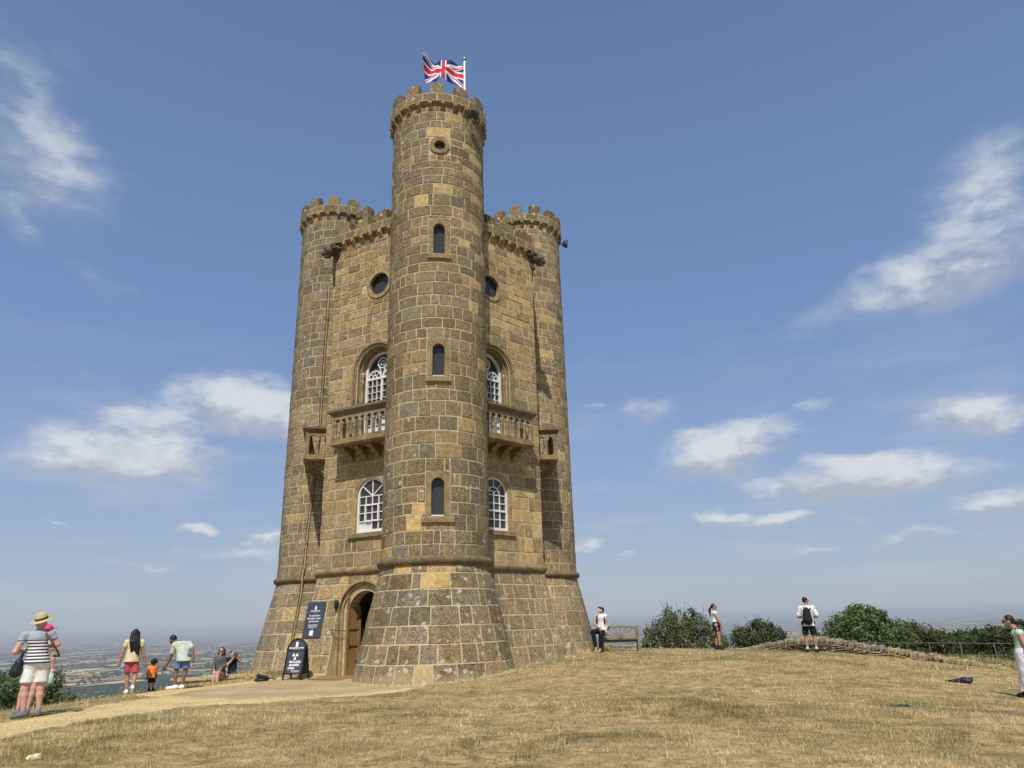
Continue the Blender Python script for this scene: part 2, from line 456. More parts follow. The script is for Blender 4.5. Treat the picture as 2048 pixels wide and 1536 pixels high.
def wood(name, col, dark, scale=6.0):
    m, n, bs = new_mat(name)
    p = n.add('ShaderNodeTexCoord').outputs['Object']
    st = n.add('ShaderNodeMapping', {'Vector': p, 'Scale': (scale * 5, scale * 5, scale * .5)}).outputs[0]
    f = n.noise(st, 2.0, 6, .65, .6)
    c = n.mix(n.rng(f, .3, .7), (*dark, 1), (*col, 1))
    setb(n, bs, col=c, rough=.7, spec=.25, normal=bump(n, f, .3, .01))
    return m
wood('oak', (.42, .26, .11), (.29, .165, .065))
wood('bench_wood', (.27, .235, .15), (.15, .13, .085), 5)

# ------------------------------------------------------------------ terrain

GP=np.array([(-.1,8.6,0.02),(4.9,7.9,0.0),(-5.5,8.3,.12),(0,0,-.1),(-8.73,13.75,.13),(-10.58,20.9,-.07),(-9.56,21.6,-.03),
 (-9.6,28.2,0),(-6.5,21.8,0.0),(-2.5,19.6,0),(-4.6,20.6,0),(-.2,21.1,.18),(2.6,27.8,.33),(3.1,30,.34),(7.5,28.7,.27),(10.1,26.6,.22),(10.9,17.1,-.28),(0,15,.0),(5,15,.02),(5,20,.18),
 (14,30,-.05),(20,28,-.6),(-12.5,16.5,-.1),(-14,20,-.35),(-8,34,-.1),(3,38,.1),(12,36,-.2),
 (0,-30,-.6),(40,0,-1.2),(-40,0,-1.),(45,45,-1.5),(-40,40,-1.5),(0,70,-1),(60,-60,-2),(-60,-60,-2)],float)
def _tps(r2): return np.where(r2>1e-9,r2*np.log(np.maximum(r2,1e-9))*.5,0)
_n=len(GP); _A=np.zeros((_n+3,_n+3)); _d=((GP[:,None,:2]-GP[None,:,:2])**2).sum(-1)
_A[:_n,:_n]=_tps(_d)+np.eye(_n)*1.5; _A[:_n,_n]=1; _A[:_n,_n+1:]=GP[:,:2]; _A[_n:,:_n]=_A[:_n,_n:].T
_W=np.linalg.solve(_A,np.append(GP[:,2],[0,0,0]))
CA=np.radians([-180,-90,-60,-38,-33,-27,-24,-20,-17,-10,0,7,18.5,24,28,33,38,60,90,180])
CD=np.array([120,60,24,19.5,20.5,23.,23.5,26.5,33,36,36,35,33.5,31.5,29.5,27.5,27.5,60,90,120.])
def height(x,y):
    x=np.asarray(x,float);y=np.asarray(y,float); sh=x.shape; x=x.ravel();y=y.ravel()
    out=np.empty(len(x))
    for i in range(0,len(x),20000):
        X=np.clip(x[i:i+20000],-60,60);Y=np.clip(y[i:i+20000],-60,70)
        d=(X[:,None]-GP[:,0])**2+(Y[:,None]-GP[:,1])**2
        out[i:i+20000]=_tps(d)@_W[:_n]+_W[_n]+_W[_n+1]*X+_W[_n+2]*Y
    D=np.hypot(x,y); a=np.arctan2(x,y); e=np.maximum(D-np.interp(a,CA,CD),0)
    drop=np.where(e<16,.011*e*e,.011*256+.352*(e-16))
    z=np.maximum(out,-2.5)-drop
    val=-250+14*np.sin(x/2300+1)*np.sin(y/3100)+9*np.sin(x/900+y/1300)
    # far hills
    far=np.clip((D-14000)/22000,0,1); val=val+far*(60+70*np.sin(a*9+1)+45*np.sin(a*23))
    z=np.where(z<val,val,z)
    # wooded spur on the right
    s=np.exp(-((a-.64)/.19)**2)*np.exp(-((D-520)/170)**2)*330
    z=np.where(D>120,np.maximum(z,np.minimum(z+s,-19)),z)
    return z.reshape(sh)

def H(x, y): return float(height(np.array([x]), np.array([y]))[0])

def vnoise(x, y, s, seed=0):
    """smooth value noise for scattering"""
    x = np.asarray(x) / s; y = np.asarray(y) / s
    xi = np.floor(x).astype(np.int64); yi = np.floor(y).astype(np.int64); fx = x - xi; fy = y - yi
    fx = fx * fx * (3 - 2 * fx); fy = fy * fy * (3 - 2 * fy)
    def h(a, b):
        v = (a * 374761393 + b * 668265263 + seed * 974711) & 0x7fffffff
        v = ((v ^ (v >> 13)) * 1274126177) & 0x7fffffff
        return ((v ^ (v >> 16)) & 0xffff) / 65535.0
    return (h(xi, yi) * (1 - fx) + h(xi + 1, yi) * fx) * (1 - fy) + (h(xi, yi + 1) * (1 - fx) + h(xi + 1, yi + 1) * fx) * fy

m, n, bs = new_mat('ground')
geo = n.add('ShaderNodeNewGeometry').outputs['Position']
xyz = n.add('ShaderNodeSeparateXYZ', {0: geo})
a = n.noise(geo, .55, 5, .6); b = n.noise(geo, 3.2, 6, .65); d = n.noise(geo, 24, 4, .7)
near = n.ramp(b, [(.28, (.15, .11, .055)), (.42, (.31, .225, .11)), (.58, (.43, .32, .165)), (.78, (.53, .42, .23))])
near = n.mix(n.rng(a, .5, .62, 0, .6), near, (.16, .145, .06))
near = n.mix(1.0, near, n.ramp(d, [(.3, (.5, .5, .5)), (.7, (1.4, 1.37, 1.3))]), 'MULTIPLY')
near = n.mix(1.0, near, n.ramp(n.noise(geo, 9.0, 5, .7), [(.32, (.6, .6, .58)), (.5, (1, 1, 1)), (.7, (1.25, 1.22, 1.15))]), 'MULTIPLY')
slope = n.ramp(n.noise(geo, .12, 6, .7), [(.35, (.05, .07, .02)), (.5, (.11, .12, .045)), (.65, (.24, .20, .08))])
# farmland
warp = n.vmath('ADD', geo, n.vmath('SCALE', n.add('ShaderNodeTexNoise', {'Vector': geo, 'Scale': .0011, 'Detail': 3.0}).outputs['Color'], None, 320.0).outputs[0]).outputs[0]
flat = n.vmath('MULTIPLY', warp, (1, 1, 0)).outputs[0]
vo = n.add('ShaderNodeTexVoronoi', {'Vector': flat, 'Scale': .0031})
ve = n.add('ShaderNodeTexVoronoi', {'Vector': flat, 'Scale': .0031}, feature='DISTANCE_TO_EDGE')
rv = n.add('ShaderNodeSeparateXYZ', {0: vo.outputs['Color']}).outputs[0]
fields = n.ramp(rv, [(.0, (.05, .075, .03)), (.16, (.50, .36, .17)), (.34, (.085, .115, .045)), (.5, (.56, .43, .22)), (.62, (.16, .17, .07)), (.74, (.38, .25, .14)), (.88, (.06, .085, .035))], 'CONSTANT')
fields = n.mix(1.0, fields, n.ramp(n.noise(flat, .006, 4, .6), [(.3, (.8, .8, .8)), (.7, (1.15, 1.15, 1.1))]), 'MULTIPLY')
hedge = n.rng(n.math('ADD', ve.outputs['Distance'], n.math('MULTIPLY', n.math('SUBTRACT', n.noise(flat, .02, 3, .6), .5), .1)), .075, .05)
woods = n.rng(n.noise(flat, .0009, 5, .65), .55, .6)
fields = n.mix(n.math('MAXIMUM', hedge, woods), fields, (.018, .03, .014))
ncol = n.mix(n.rng(xyz.outputs[2], -1.5, -6.0), near, slope)
ncol = n.mix(n.rng(xyz.outputs[2], -120, -200), ncol, fields)
setb(n, bs, col=ncol, rough=.97, spec=.08, normal=bump(n, n.math('ADD', n.math('MULTIPLY', b, 1.0), n.math('MULTIPLY', d, .4)), .6, .05))

azs = np.concatenate([np.arange(-180, -58, 4.0), np.arange(-58, 58, .45), np.arange(58, 180, 4.0)])
rad = np.concatenate([[.0], np.arange(.8, 6, .8), np.arange(6, 38, .25), np.geomspace(38.4, 62000, 150)])
AA, RR = np.meshgrid(np.radians(azs), rad, indexing='ij')
gx, gy = RR * np.sin(AA), RR * np.cos(AA)
gz = height(gx, gy)
nearm = np.clip((45 - RR) / 10, 0, 1)
gz = gz + nearm * ((vnoise(gx, gy, 1.3, 1) - .5) * .035 + (vnoise(gx, gy, .45, 2) - .5) * .022)
na, nr = AA.shape
I = np.arange(na * nr).reshape(na, nr); Jn = np.roll(I, -1, axis=0)
F = np.stack([I[:, :-1], Jn[:, :-1], Jn[:, 1:], I[:, 1:]], -1).reshape(-1, 4)
ground = obj('ground', mesh_np('ground', np.stack([gx, gy, gz], -1).reshape(-1, 3), F[:, ::-1], smooth=True), MATS['ground'], kind='structure')

# gravel path and worn forecourt
m, n, bs = new_mat('gravel')
geo = n.add('ShaderNodeNewGeometry').outputs['Position']
a = n.noise(geo, 1.1, 5, .6); d = n.noise(geo, 45, 3, .7)
c = n.ramp(a, [(.3, (.50, .37, .165)), (.55, (.62, .475, .225)), (.75, (.68, .54, .28))])
c = n.mix(1.0, c, n.ramp(d, [(.3, (.72, .72, .72)), (.7, (1.2, 1.2, 1.18))]), 'MULTIPLY')
setb(n, bs, col=c, rough=.95, spec=.1, normal=bump(n, d, .5, .015))
m, n, bs = new_mat('forecourt')
geo = n.add('ShaderNodeNewGeometry').outputs['Position']
a = n.noise(geo, .9, 6, .65); d = n.noise(geo, 20, 4, .7)
st = n.noise(n.add('ShaderNodeMapping', {'Vector': geo, 'Scale': (1.2, 5.5, 1)}).outputs[0], 1.6, 5, .7)
c = n.ramp(a, [(.3, (.33, .255, .135)), (.52, (.43, .335, .185)), (.72, (.54, .42, .22))])
c = n.mix(1.0, c, n.ramp(d, [(.3, (.75, .75, .75)), (.7, (1.18, 1.17, 1.15))]), 'MULTIPLY')
c = n.mix(n.rng(st, .56, .68, 0, .5), c, (.20, .165, .10))
setb(n, bs, col=c, rough=.95, spec=.1, normal=bump(n, n.math('ADD', a, n.math('MULTIPLY', st, .7)), .5, .03))

def strip(name, L, U, mat, lift, nl=160, nw=26, wob=.18, seed=0):
    L = np.array(L, float); U = np.array(U, float)
    t = np.linspace(0, len(L) - 1, nl)
    def smooth(P):
        P = np.stack([np.interp(t, np.arange(len(P)), P[:, i]) for i in (0, 1)], 1)
        for _ in range(6): P[1:-1] = (P[:-2] + 2 * P[1:-1] + P[2:]) / 4
        return P
    L, U = smooth(L), smooth(U)
    s = np.linspace(0, 1, nw)
    P = L[:, None] * (1 - s)[None, :, None] + U[:, None] * s[None, :, None]
    dirv = (U - L) / np.linalg.norm(U - L, axis=1)[:, None]
    wl = (vnoise(t * 3 + 5, t * 0 + seed, 1, 5) - .5) * 2 * wob + (vnoise(t * 14 + 3, t * 0 + seed, 1, 6) - .5) * wob
    P = P + dirv[:, None] * (wl[:, None] * np.abs(2 * s[None] - 1) ** 2 * np.sign(.5 - s[None]))[..., None]
    x, y = P[..., 0], P[..., 1]
    z = height(x, y) + ((vnoise(x, y, 1.3, 1) - .5) * .035 + (vnoise(x, y, .45, 2) - .5) * .022) + lift
    z[:, 0] -= .03; z[:, -1] -= .03; z[0] -= .03; z[-1] -= .03
    I = np.arange(nl * nw).reshape(nl, nw)
    F = np.stack([I[:-1, :-1], I[1:, :-1], I[1:, 1:], I[:-1, 1:]], -1).reshape(-1, 4)
    obj(name, mesh_np(name, np.stack([x, y, z], -1).reshape(-1, 3), F, smooth=True), mat, kind='structure')
    return np.concatenate([P[:, 0], P[::-1, -1]])

PATH = strip('path', [(-7.6, 5), (-7.33, 11), (-7.18, 12.4), (-6.96, 13.8), (-6.77, 14.95), (-6.3, 15.7), (-5.6, 15.95), (-4.74, 16.6), (-3.92, 17.7), (-2.9, 18.4), (-2.3, 19.6)],
             [(-9.3, 5), (-8.75, 12), (-8.55, 14.0), (-8.6, 15.4), (-8.85, 16.4), (-8.9, 17.5), (-8.7, 18.6), (-9.6, 19.7), (-10.6, 20.6), (-8.9, 22.6), (-7.7, 24.1)], MATS['gravel'], .014)
COURT = strip('forecourt', [(-8.3, 18.3), (-7.0, 17.4), (-6.0, 16.9), (-4.8, 17.2), (-3.9, 18.1), (-2.8, 18.9), (-2.0, 19.7)],
              [(-8.7, 19.2), (-8.9, 20.4), (-8.3, 21.6), (-7.8, 22.9), (-7.3, 23.6), (-6.6, 23.7), (-5.6, 23.2)], MATS['forecourt'], .026, wob=.25, seed=9)

def inpoly(x, y, P):
    c = np.zeros(x.shape, bool); j = len(P) - 1
    for i in range(len(P)):
        xi, yi, xj, yj = *P[i], *P[j]
        if yi != yj: c ^= ((yi > y) != (yj > y)) & (x < (xj - xi) * (y - yi) / (yj - yi) + xi)
        j = i
    return c

# ------------------------------------------------------------------ the tower: hexagonal body, round turrets on alternate corners
T0 = np.array([-2.4496, 22.0258]); BASE = R(-82.0955); RT, RH, TR = 4.9387, 4.3538, 1.617
CC = T0 - RT * np.array([math.cos(BASE), math.sin(BASE)])
VX = [CC + (RT if k % 2 == 0 else RH) * np.array([math.cos(BASE + k * math.pi / 3), math.sin(BASE + k * math.pi / 3)]) for k in range(6)]
ZS, ZP, ZC = 3.15, 15.42, 18.73            # string course, wall parapet underside, turret parapet underside
def rF(z): return TR + max(0.0, ZS - z) * .2327
def oF(z): return max(0.0, ZS - z) * .2

tower = thing('stone_tower', 'tall honey-brown stone tower with three round battlemented turrets and a flag', 'tower', (CC[0], CC[1], 0))
def part(name, me, mat, parent=None, **p):
    o = obj(name, me, mat, parent or tower, **p)
    if parent is None: o.matrix_parent_inverse = tower.matrix_basis.inverted()
    return o

class Turret:
    def __init__(s, k): s.c = VX[k]; s.k = k
    def P(s, arc, z, d=0.0, r=None):
        a = arc / TR; rr = (rF(z) if r is None else r) + d
        return (s.c[0] + rr * math.cos(a), s.c[1] + rr * math.sin(a), z)
class Face:
    def __init__(s, a, b):
        s.A = VX[a]; s.B = VX[b]; d = s.B - s.A; s.L = float(np.linalg.norm(d)); s.t = d / s.L
        n_ = np.array([s.t[1], -s.t[0]]); s.n = n_ if n_ @ ((s.A + s.B) / 2 - CC) > 0 else -n_
        # how far each end moves outward when the face is offset by 1
        def ext(P, other):
            e = (P - CC) / np.linalg.norm(P - CC); o = other - P; o = o / np.linalg.norm(o); m_ = np.array([o[1], -o[0]])
            m_ = m_ if m_ @ (P - CC) > 0 else -m_
            bis = s.n + m_; bis = bis / (bis @ s.n)
            return bis @ s.t
        i, j = a, b; st = 1 if (b - a) % 6 == 1 else -1
        s.e0 = ext(s.A, VX[(a - st) % 6]); s.e1 = ext(s.B, VX[(b + st) % 6])
    def P(s, u, z, d=0.0, batter=True):
        o = (oF(z) if batter else 0.0) + d
        p = s.A + s.t * u + s.n * o
        return (p[0], p[1], z)
TURS = {k: Turret(k) for k in (0, 2, 4)}
FACES = {'left': Face(5, 0), 'right': Face(1, 0), 'sideL': Face(5, 4), 'sideR': Face(1, 2), 'backL': Face(3, 4), 'backR': Face(3, 2)}

# ---- cores (the mortar you see in the joints) with the openings cut through
def arch(cu, hw, z0, zs, n=14):
    pts = [(cu - hw, z0)] + [(cu - hw * math.cos(math.pi * i / n), zs + hw * math.sin(math.pi * i / n)) for i in range(n + 1)] + [(cu + hw, z0)]
    return pts
def circ(cu, cz, r, n=28): return [(cu - r * math.cos(2 * math.pi * i / n), cz + r * math.sin(2 * math.pi * i / n)) for i in range(n)]
def prism(mb, S, pts, d0, d1, **kw):
    n = len(pts)
    mb.raw([S.P(u, z, d0, **kw) for u, z in pts] + [S.P(u, z, d1, **kw) for u, z in pts],
           [tuple(range(n)), tuple(range(2 * n - 1, n - 1, -1))] + [(i, n + i, n + (i + 1) % n, (i + 1) % n) for i in range(n)])
def ring(mb, S, inner, outer, d0, d1, closed=False, **kw):
    """frame between two outlines of the same length, from depth d0 (back) to d1 (front)"""
    n = len(inner); V = []
    for d in (d0, d1):
        V += [S.P(u, z, d, **kw) for u, z in inner] + [S.P(u, z, d, **kw) for u, z in outer]
    F = []
    rng_ = range(n) if closed else range(n - 1)
    for i in rng_:
        j = (i + 1) % n
        F += [(2 * n + i, 2 * n + j, 3 * n + j, 3 * n + i), (i, n + i, n + j, j), (i, j, 2 * n + j, 2 * n + i), (n + i, 3 * n + i, 3 * n + j, n + j)]
    if not closed:
        F += [(0, 2 * n, 3 * n, n), (n - 1, 2 * n - 1, 4 * n - 1, 3 * n - 1)]
    mb.raw(V, F)

def cut(me, cutter):
    a = bpy.data.objects.new('tmp_a', me); b = bpy.data.objects.new('tmp_b', cutter)
    COL.objects.link(a); COL.objects.link(b)
    md = a.modifiers.new('b', 'BOOLEAN'); md.operation = 'DIFFERENCE'; md.solver = 'EXACT'; md.object = b
    bpy.context.view_layer.update()
    out = bpy.data.meshes.new_from_object(a.evaluated_get(bpy.context.evaluated_depsgraph_get()))
    bpy.data.objects.remove(a); bpy.data.objects.remove(b)
    return out

SLITS = [(12.83, 13.93), (8.66, 9.71), (4.43, 5.53)]
S0 = BASE * TR                                     # arc position of the window line on the front turret
turret_part = {}
for k, T in TURS.items():
    mb = MB()
    mb.lathe([(rF(-1), -1), (rF(0), 0), (rF(1.5), 1.5), (TR, ZS), (TR, 6), (TR, 10), (TR, 14), (TR, ZC)], 72, (T.c[0], T.c[1], 0))
    me = mb.mesh('turret')
    if k == 0:
        cb = MB()
        for z0, z1 in SLITS: prism(cb, T, arch(S0, .19, z0, z1 - .19), .3, -.26)
        prism(cb, T, circ(S0, 16.955, .2), .3, -.22)
        me = cut(me, cb.mesh('c'))
    turret_part[k] = part('turret', me, MATS['mortar'], label={0: 'tall round front turret with slit windows', 2: 'round turret on the right', 4: 'round turret on the left with a drainpipe'}[k])

UC = {'left': 2.1, 'right': 2.2, 'sideL': 2.15, 'sideR': 2.15}
cb = MB()
for nm in ('left', 'right', 'sideL', 'sideR'):
    Fc = FACES[nm]; u = UC[nm]
    prism(cb, Fc, arch(u, .80, 7.4, 10.0), .6, -.5)
    if nm in ('left', 'right'):
        prism(cb, Fc, arch(u, .6, 4.38, 5.55), .6, -.16)
        prism(cb, Fc, circ(u + .05, 13.22, .44), .6, -.22)
Fd = FACES['left']; UD = 2.1
prism(cb, Fd, arch(UD, 1.0, -1.5, 1.9), 1.6, .1, batter=False)
cb2 = MB(); prism(cb2, Fd, arch(UD, .66, -1.5, 1.9), .6, -1.9, batter=False)
def hexo(z, o):
    out = []
    for k in range(6):
        a_, b_ = VX[k], VX[(k + 1) % 6]; c_ = VX[(k - 1) % 6]
        def nrm(p, q_):
            d_ = (q_ - p) / np.linalg.norm(q_ - p); m_ = np.array([d_[1], -d_[0]]); return m_ if m_ @ ((p + q_) / 2 - CC) > 0 else -m_
        n1, n2 = nrm(a_, b_), nrm(c_, a_); bis = n1 + n2; bis = bis / (bis @ n1)
        out.append((*(a_ + bis * o), z))
    return out
mb = MB(); mb.loft([hexo(-1.2, oF(-1.2)), hexo(ZS, 0), hexo(15.0, 0)])
me = cut(cut(mb.mesh('wall'), cb.mesh('c')), cb2.mesh('c'))
body = part('wall', me, MATS['mortar'])

# ---- blocks
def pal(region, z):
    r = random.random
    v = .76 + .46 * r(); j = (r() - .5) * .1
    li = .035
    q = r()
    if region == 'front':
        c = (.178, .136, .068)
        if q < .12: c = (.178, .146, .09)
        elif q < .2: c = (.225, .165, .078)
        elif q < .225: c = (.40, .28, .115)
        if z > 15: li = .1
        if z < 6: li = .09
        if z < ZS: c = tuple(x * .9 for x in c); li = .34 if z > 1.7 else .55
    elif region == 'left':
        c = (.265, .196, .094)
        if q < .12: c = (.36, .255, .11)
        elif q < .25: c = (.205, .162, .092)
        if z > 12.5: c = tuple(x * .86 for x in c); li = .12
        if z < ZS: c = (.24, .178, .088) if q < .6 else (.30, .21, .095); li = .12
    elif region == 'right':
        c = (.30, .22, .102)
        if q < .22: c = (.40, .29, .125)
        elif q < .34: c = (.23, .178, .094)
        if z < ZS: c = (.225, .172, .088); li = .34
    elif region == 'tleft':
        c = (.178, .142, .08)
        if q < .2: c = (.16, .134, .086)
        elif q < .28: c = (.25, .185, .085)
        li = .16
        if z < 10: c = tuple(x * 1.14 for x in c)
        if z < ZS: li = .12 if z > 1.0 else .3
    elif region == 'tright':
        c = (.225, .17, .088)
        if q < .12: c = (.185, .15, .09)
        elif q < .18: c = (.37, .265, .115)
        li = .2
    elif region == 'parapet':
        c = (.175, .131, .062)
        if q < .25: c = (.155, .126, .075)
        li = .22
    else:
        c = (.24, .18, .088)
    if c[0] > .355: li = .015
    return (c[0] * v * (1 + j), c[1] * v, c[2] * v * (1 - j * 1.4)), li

OVERRIDE = [(-106.7, 4.62, 'o'), (-109.8, 4.27, 'o'), (-93.7, 2.62, 'o'), (-120.6, 2.95, 'o'), (-38.3, 13.55, 'p'), (-48, 14.0, 'p'), (-61, 12.75, 'p'), (-88.6, 15.28, 'p'), (-24.3, 14.0, 'p'), (-41, 17.15, 'p'), (-31, 16.9, 'p'), (-37, 16.2, 'p'), (-18, 15.3, 'p'), (-30, 13.0, 'p'),
            (-91, 1.99, 'g'), (-119.7, 2.1, 'g'), (-84, .98, 'g'), (-99.8, 16.4, 'g'), (-106, 15.9, 'g'), (-107, 17.5, 'g'), (-146, .3, 'g'), (-114, .3, 'g'), (-80, 15.6, 'g')]
OCOL = {'o': (.47, .325, .115), 'p': (.37, .275, .13), 'g': (.16, .134, .088)}
BLOCKS = []
def block(S, s0, s1, z0, z1, region, host, curved, rmul=None, clipc=None, dmax=.017):
    g = .007 + random.random() * .007
    s0 += g; s1 -= g; z0 += g; z1 -= g
    if s1 - s0 < .05 or z1 - z0 < .04: return
    b = min(.011, (s1 - s0) * .2, (z1 - z0) * .2)
    nx = max(1, int(round((s1 - s0) / .22))) if curved else 1
    if clipc: nx = max(3, int((s1 - s0) / .1))
    hgt = .004 + random.random() * dmax; tl = (random.random() - .5) * .006; tz = (random.random() - .5) * .006
    cols = [s0] + [s0 + b + (s1 - s0 - 2 * b) * i / nx for i in range(nx + 1)] + [s1]
    rows = [z0, z0 + b, z1 - b, z1] if not clipc else [z0, z0 + b, z0 + (z1 - z0) / 3, z0 + 2 * (z1 - z0) / 3, z1 - b, z1]
    nc, nrw = len(cols), len(rows)
    cj = [[random.random() * .012 for _ in range(2)] for _ in range(4)]
    V = []
    zw = [(random.random() - .5) * .012 for _ in range(nc)]
    for i, s in enumerate(cols):
        for j, z in enumerate(rows):
            edge = i in (0, nc - 1) or j in (0, nrw - 1)
            ss, zz = s, z
            if not edge:
                if i in (1, nc - 2) and j in (1, nrw - 2):
                    q = cj[(0 if i == 1 else 1) + (0 if j == 1 else 2)]
                    ss += q[0] * (1 if i == 1 else -1); zz += q[1] * (1 if j == 1 else -1)
            if j in (0, 1): zz += abs(zw[i]) * .6
            else: zz -= abs(zw[i]) * .6
            if clipc:
                cu, cz, cr = clipc
                dx, dz = ss - cu, zz - cz; dd = math.hypot(dx, dz)
                if dd < cr and dz > -cr:
                    f = cr / max(dd, 1e-6); ss = cu + dx * f; zz = cz + dz * f
            d = -.006 if edge else hgt + tl * ((s - s0) / (s1 - s0) - .5) + tz * ((z - z0) / (z1 - z0) - .5)
            V.append(S.P(ss, zz, d) if rmul is None else S.P(ss, zz, d, rmul))
    F = [(i * nrw + j, (i + 1) * nrw + j, (i + 1) * nrw + j + 1, i * nrw + j + 1) for i in range(nc - 1) for j in range(nrw - 1)]
    col, li = pal(region, (z0 + z1) / 2)
    if region == 'front':
        for az_, zo, t in OVERRIDE:
            if s0 <= R(az_) * TR <= s1 and z0 <= zo <= z1:
                v = .9 + .2 * random.random(); col = tuple(x * v for x in OCOL[t]); li = .0 if t != 'g' else li
    V = np.array(V); c = V.mean(0)
    BLOCKS.append((V, F, col, li, host, c))

def rows(z0, z1, h0, h1, jit=.2):
    out = [z0]; z = z0
    while z < z1 - .12:
        t = (z - z0) / (z1 - z0); h = (h0 + (h1 - h0) * t) * (1 + (random.random() - .5) * 2 * jit)
        z = min(z + h, z1)
        if z1 - z < .16: z = z1
        out.append(z)
    return out

def course(S, a, b, z0, z1, region, host, curved, wmin, wmax, holes=(), circles=(), rmul=None, dmax=.017):
    """one course of blocks from a to b, trimmed round rectangular and round openings"""
    segs = [(a, b, z0, z1)]
    for (h0, h1, ha, hb) in holes:
        new = []
        for (s0, s1, q0, q1) in segs:
            if h1 <= s0 or h0 >= s1 or hb <= q0 or ha >= q1: new.append((s0, s1, q0, q1)); continue
            if h0 > s0: new.append((s0, h0, q0, q1))
            if h1 < s1: new.append((h1, s1, q0, q1))
            m0, m1 = max(s0, h0), min(s1, h1)
            if ha - q0 > .05: new.append((m0, m1, q0, ha))
            if q1 - hb > .05: new.append((m0, m1, hb, q1))
        segs = new
    for (s0, s1, q0, q1) in segs:
        x = s0; first = True
        while x < s1 - 1e-4:
            wd = random.uniform(wmin, wmax) * (.55 + .45 * random.random() if first else 1)
            if random.random() < .12: wd *= .55
            first = False
            e = x + wd
            if s1 - e < wmin * .55: e = s1
            cc = None; skip = False
            for (cu, cz, cr) in circles:
                px = min(max(cu, x), e); pz = min(max(cz, q0), q1)
                if (px - cu) ** 2 + (pz - cz) ** 2 < cr * cr:
                    cc = (cu, cz, cr); mx, mz = (x + e) / 2, (q0 + q1) / 2
                    if (mx - cu) ** 2 + (mz - cz) ** 2 < (cr * .93) ** 2: skip = True
            if not skip: block(S, x, e, q0, q1, region, host, curved, rmul, cc, dmax)
            x = e

for k, T in TURS.items():
    reg = {0: 'front', 2: 'tright', 4: 'tleft'}[k]; C2 = 2 * math.pi * TR
    holes = []
    if k == 0:
        for i, (z0, z1) in enumerate(SLITS):
            holes += [(S0 - .36, S0 + .36, z0 - .03, z1 + .2), (S0 - (.36 if i < 2 else .45), S0 + (.36 if i < 2 else .45), z0 - .24, z0 - .03)]
        holes.append((S0 - .36, S0 + .36, 16.6, 17.3))
    zr = [-.45, .5, 1.0, 1.47, 1.97, 2.42, 2.86, 3.12] if k == 0 else rows(-.45, 3.12, .6, .4, .1)
    zr2 = rows(3.30, ZC - .36, .43, .335, .24)
    for z0, z1 in list(zip(zr[:-1], zr[1:])) + list(zip(zr2[:-1], zr2[1:])) + [(ZC - .36, ZC - .02)]:
        f = rF((z0 + z1) / 2) / TR; o = random.random() * .6
        a0 = S0 - C2 / 2 + o
        w0, w1 = (.46, .92) if z0 < ZS else (.3, .82)
        course(T, a0, a0 + C2, z0, z1, reg, turret_part[k], True, w0 / f, w1 / f, holes)

for nm, Fc in FACES.items():
    front = nm in UC; reg = {'left': 'left', 'right': 'right', 'sideL': 'tleft', 'sideR': 'tright'}.get(nm, 'back')
    holes, circles = [], []
    if front:
        u = UC[nm]
        holes.append((u - .97, u + .97, 7.3, 10.0)); circles.append((u, 10.0, .97))
        if nm in ('left', 'right'):
            holes += [(u - .76, u + .76, 4.2, 5.55)]; circles += [(u, 5.55, .76), (u + .05, 13.22, .57)]
    zr = rows(-.4, 3.1, .58, .42, .12); zr2 = rows(3.32, ZP - .02, .42, .33, .25)
    for z0, z1 in list(zip(zr[:-1], zr[1:])) + list(zip(zr2[:-1], zr2[1:])):
        o = oF((z0 + z1) / 2); a = Fc.e0 * o if nm in UC or True else 0
        hl, cl = list(holes), list(circles)
        if nm == 'left' and z0 < ZS:
            hl.append((UD - 1.02, UD + 1.02, -2, 1.9)); cl.append((UD, 1.9, 1.02))
        course(Fc, a + (-.012 if o == 0 else 0), Fc.L - TR * .75, z0, z1, reg, body, False, .28, .8, hl, cl)

def facing(c, host):
    dv = CAM_POS - c
    if host is body:
        best = None
        for nm in ('left', 'right'):
            Fc = FACES[nm]; d = abs((c[:2] - Fc.A) @ Fc.n - oF(c[2])); u = (c[:2] - Fc.A) @ Fc.t
            if d < .2 and -.4 < u < 2.95: best = Fc.n
        if best is None: return 0
        nn = np.array([*best, 0])
    else:
        k = [q for q in turret_part if turret_part[q] is host][0]
        nn = np.array([*(c[:2] - VX[k]), 0]); nn /= np.linalg.norm(nn)
        if k == 2 and c[0] < VX[2][0] + .75: return 0
        if k == 4 and c[0] > VX[4][0] - .1: return 0
    return max(0.0, (nn @ dv) / np.linalg.norm(dv))
def size_seen(bk):
    V, F, col, li, host, c = bk
    d = V - CAM_POS; x = d @ _rt; y = d @ _up; z = d @ _fw
    if c[2] < -.1: return 0
    return float(np.ptp(x / z) * np.ptp(y / z)) * (facing(c, host) > .3)
order = sorted(range(len(BLOCKS)), key=lambda i: -size_seen(BLOCKS[i]))
solo = set(order[:300])
JV, JF, JC, JL, off_ = [], [], [], [], 0
for i, (V, F, col, li, host, c) in enumerate(BLOCKS):
    if i in solo:
        me = mesh_np('stone', V, np.array(F), attrs={'col': np.tile(col, (len(V), 1)), 'lichen': np.full(len(V), li)})
        o = obj('stone', me, MATS['stone'], host)
    else:
        JV.append(V); JF.append(np.array(F) + off_); off_ += len(V)
        JC.append(np.tile(col, (len(V), 1))); JL.append(np.full(len(V), li))
part('stonework', mesh_np('stonework', np.concatenate(JV), np.concatenate(JF), attrs={'col': np.concatenate(JC), 'lichen': np.concatenate(JL)}), MATS['stone'], kind='stuff')

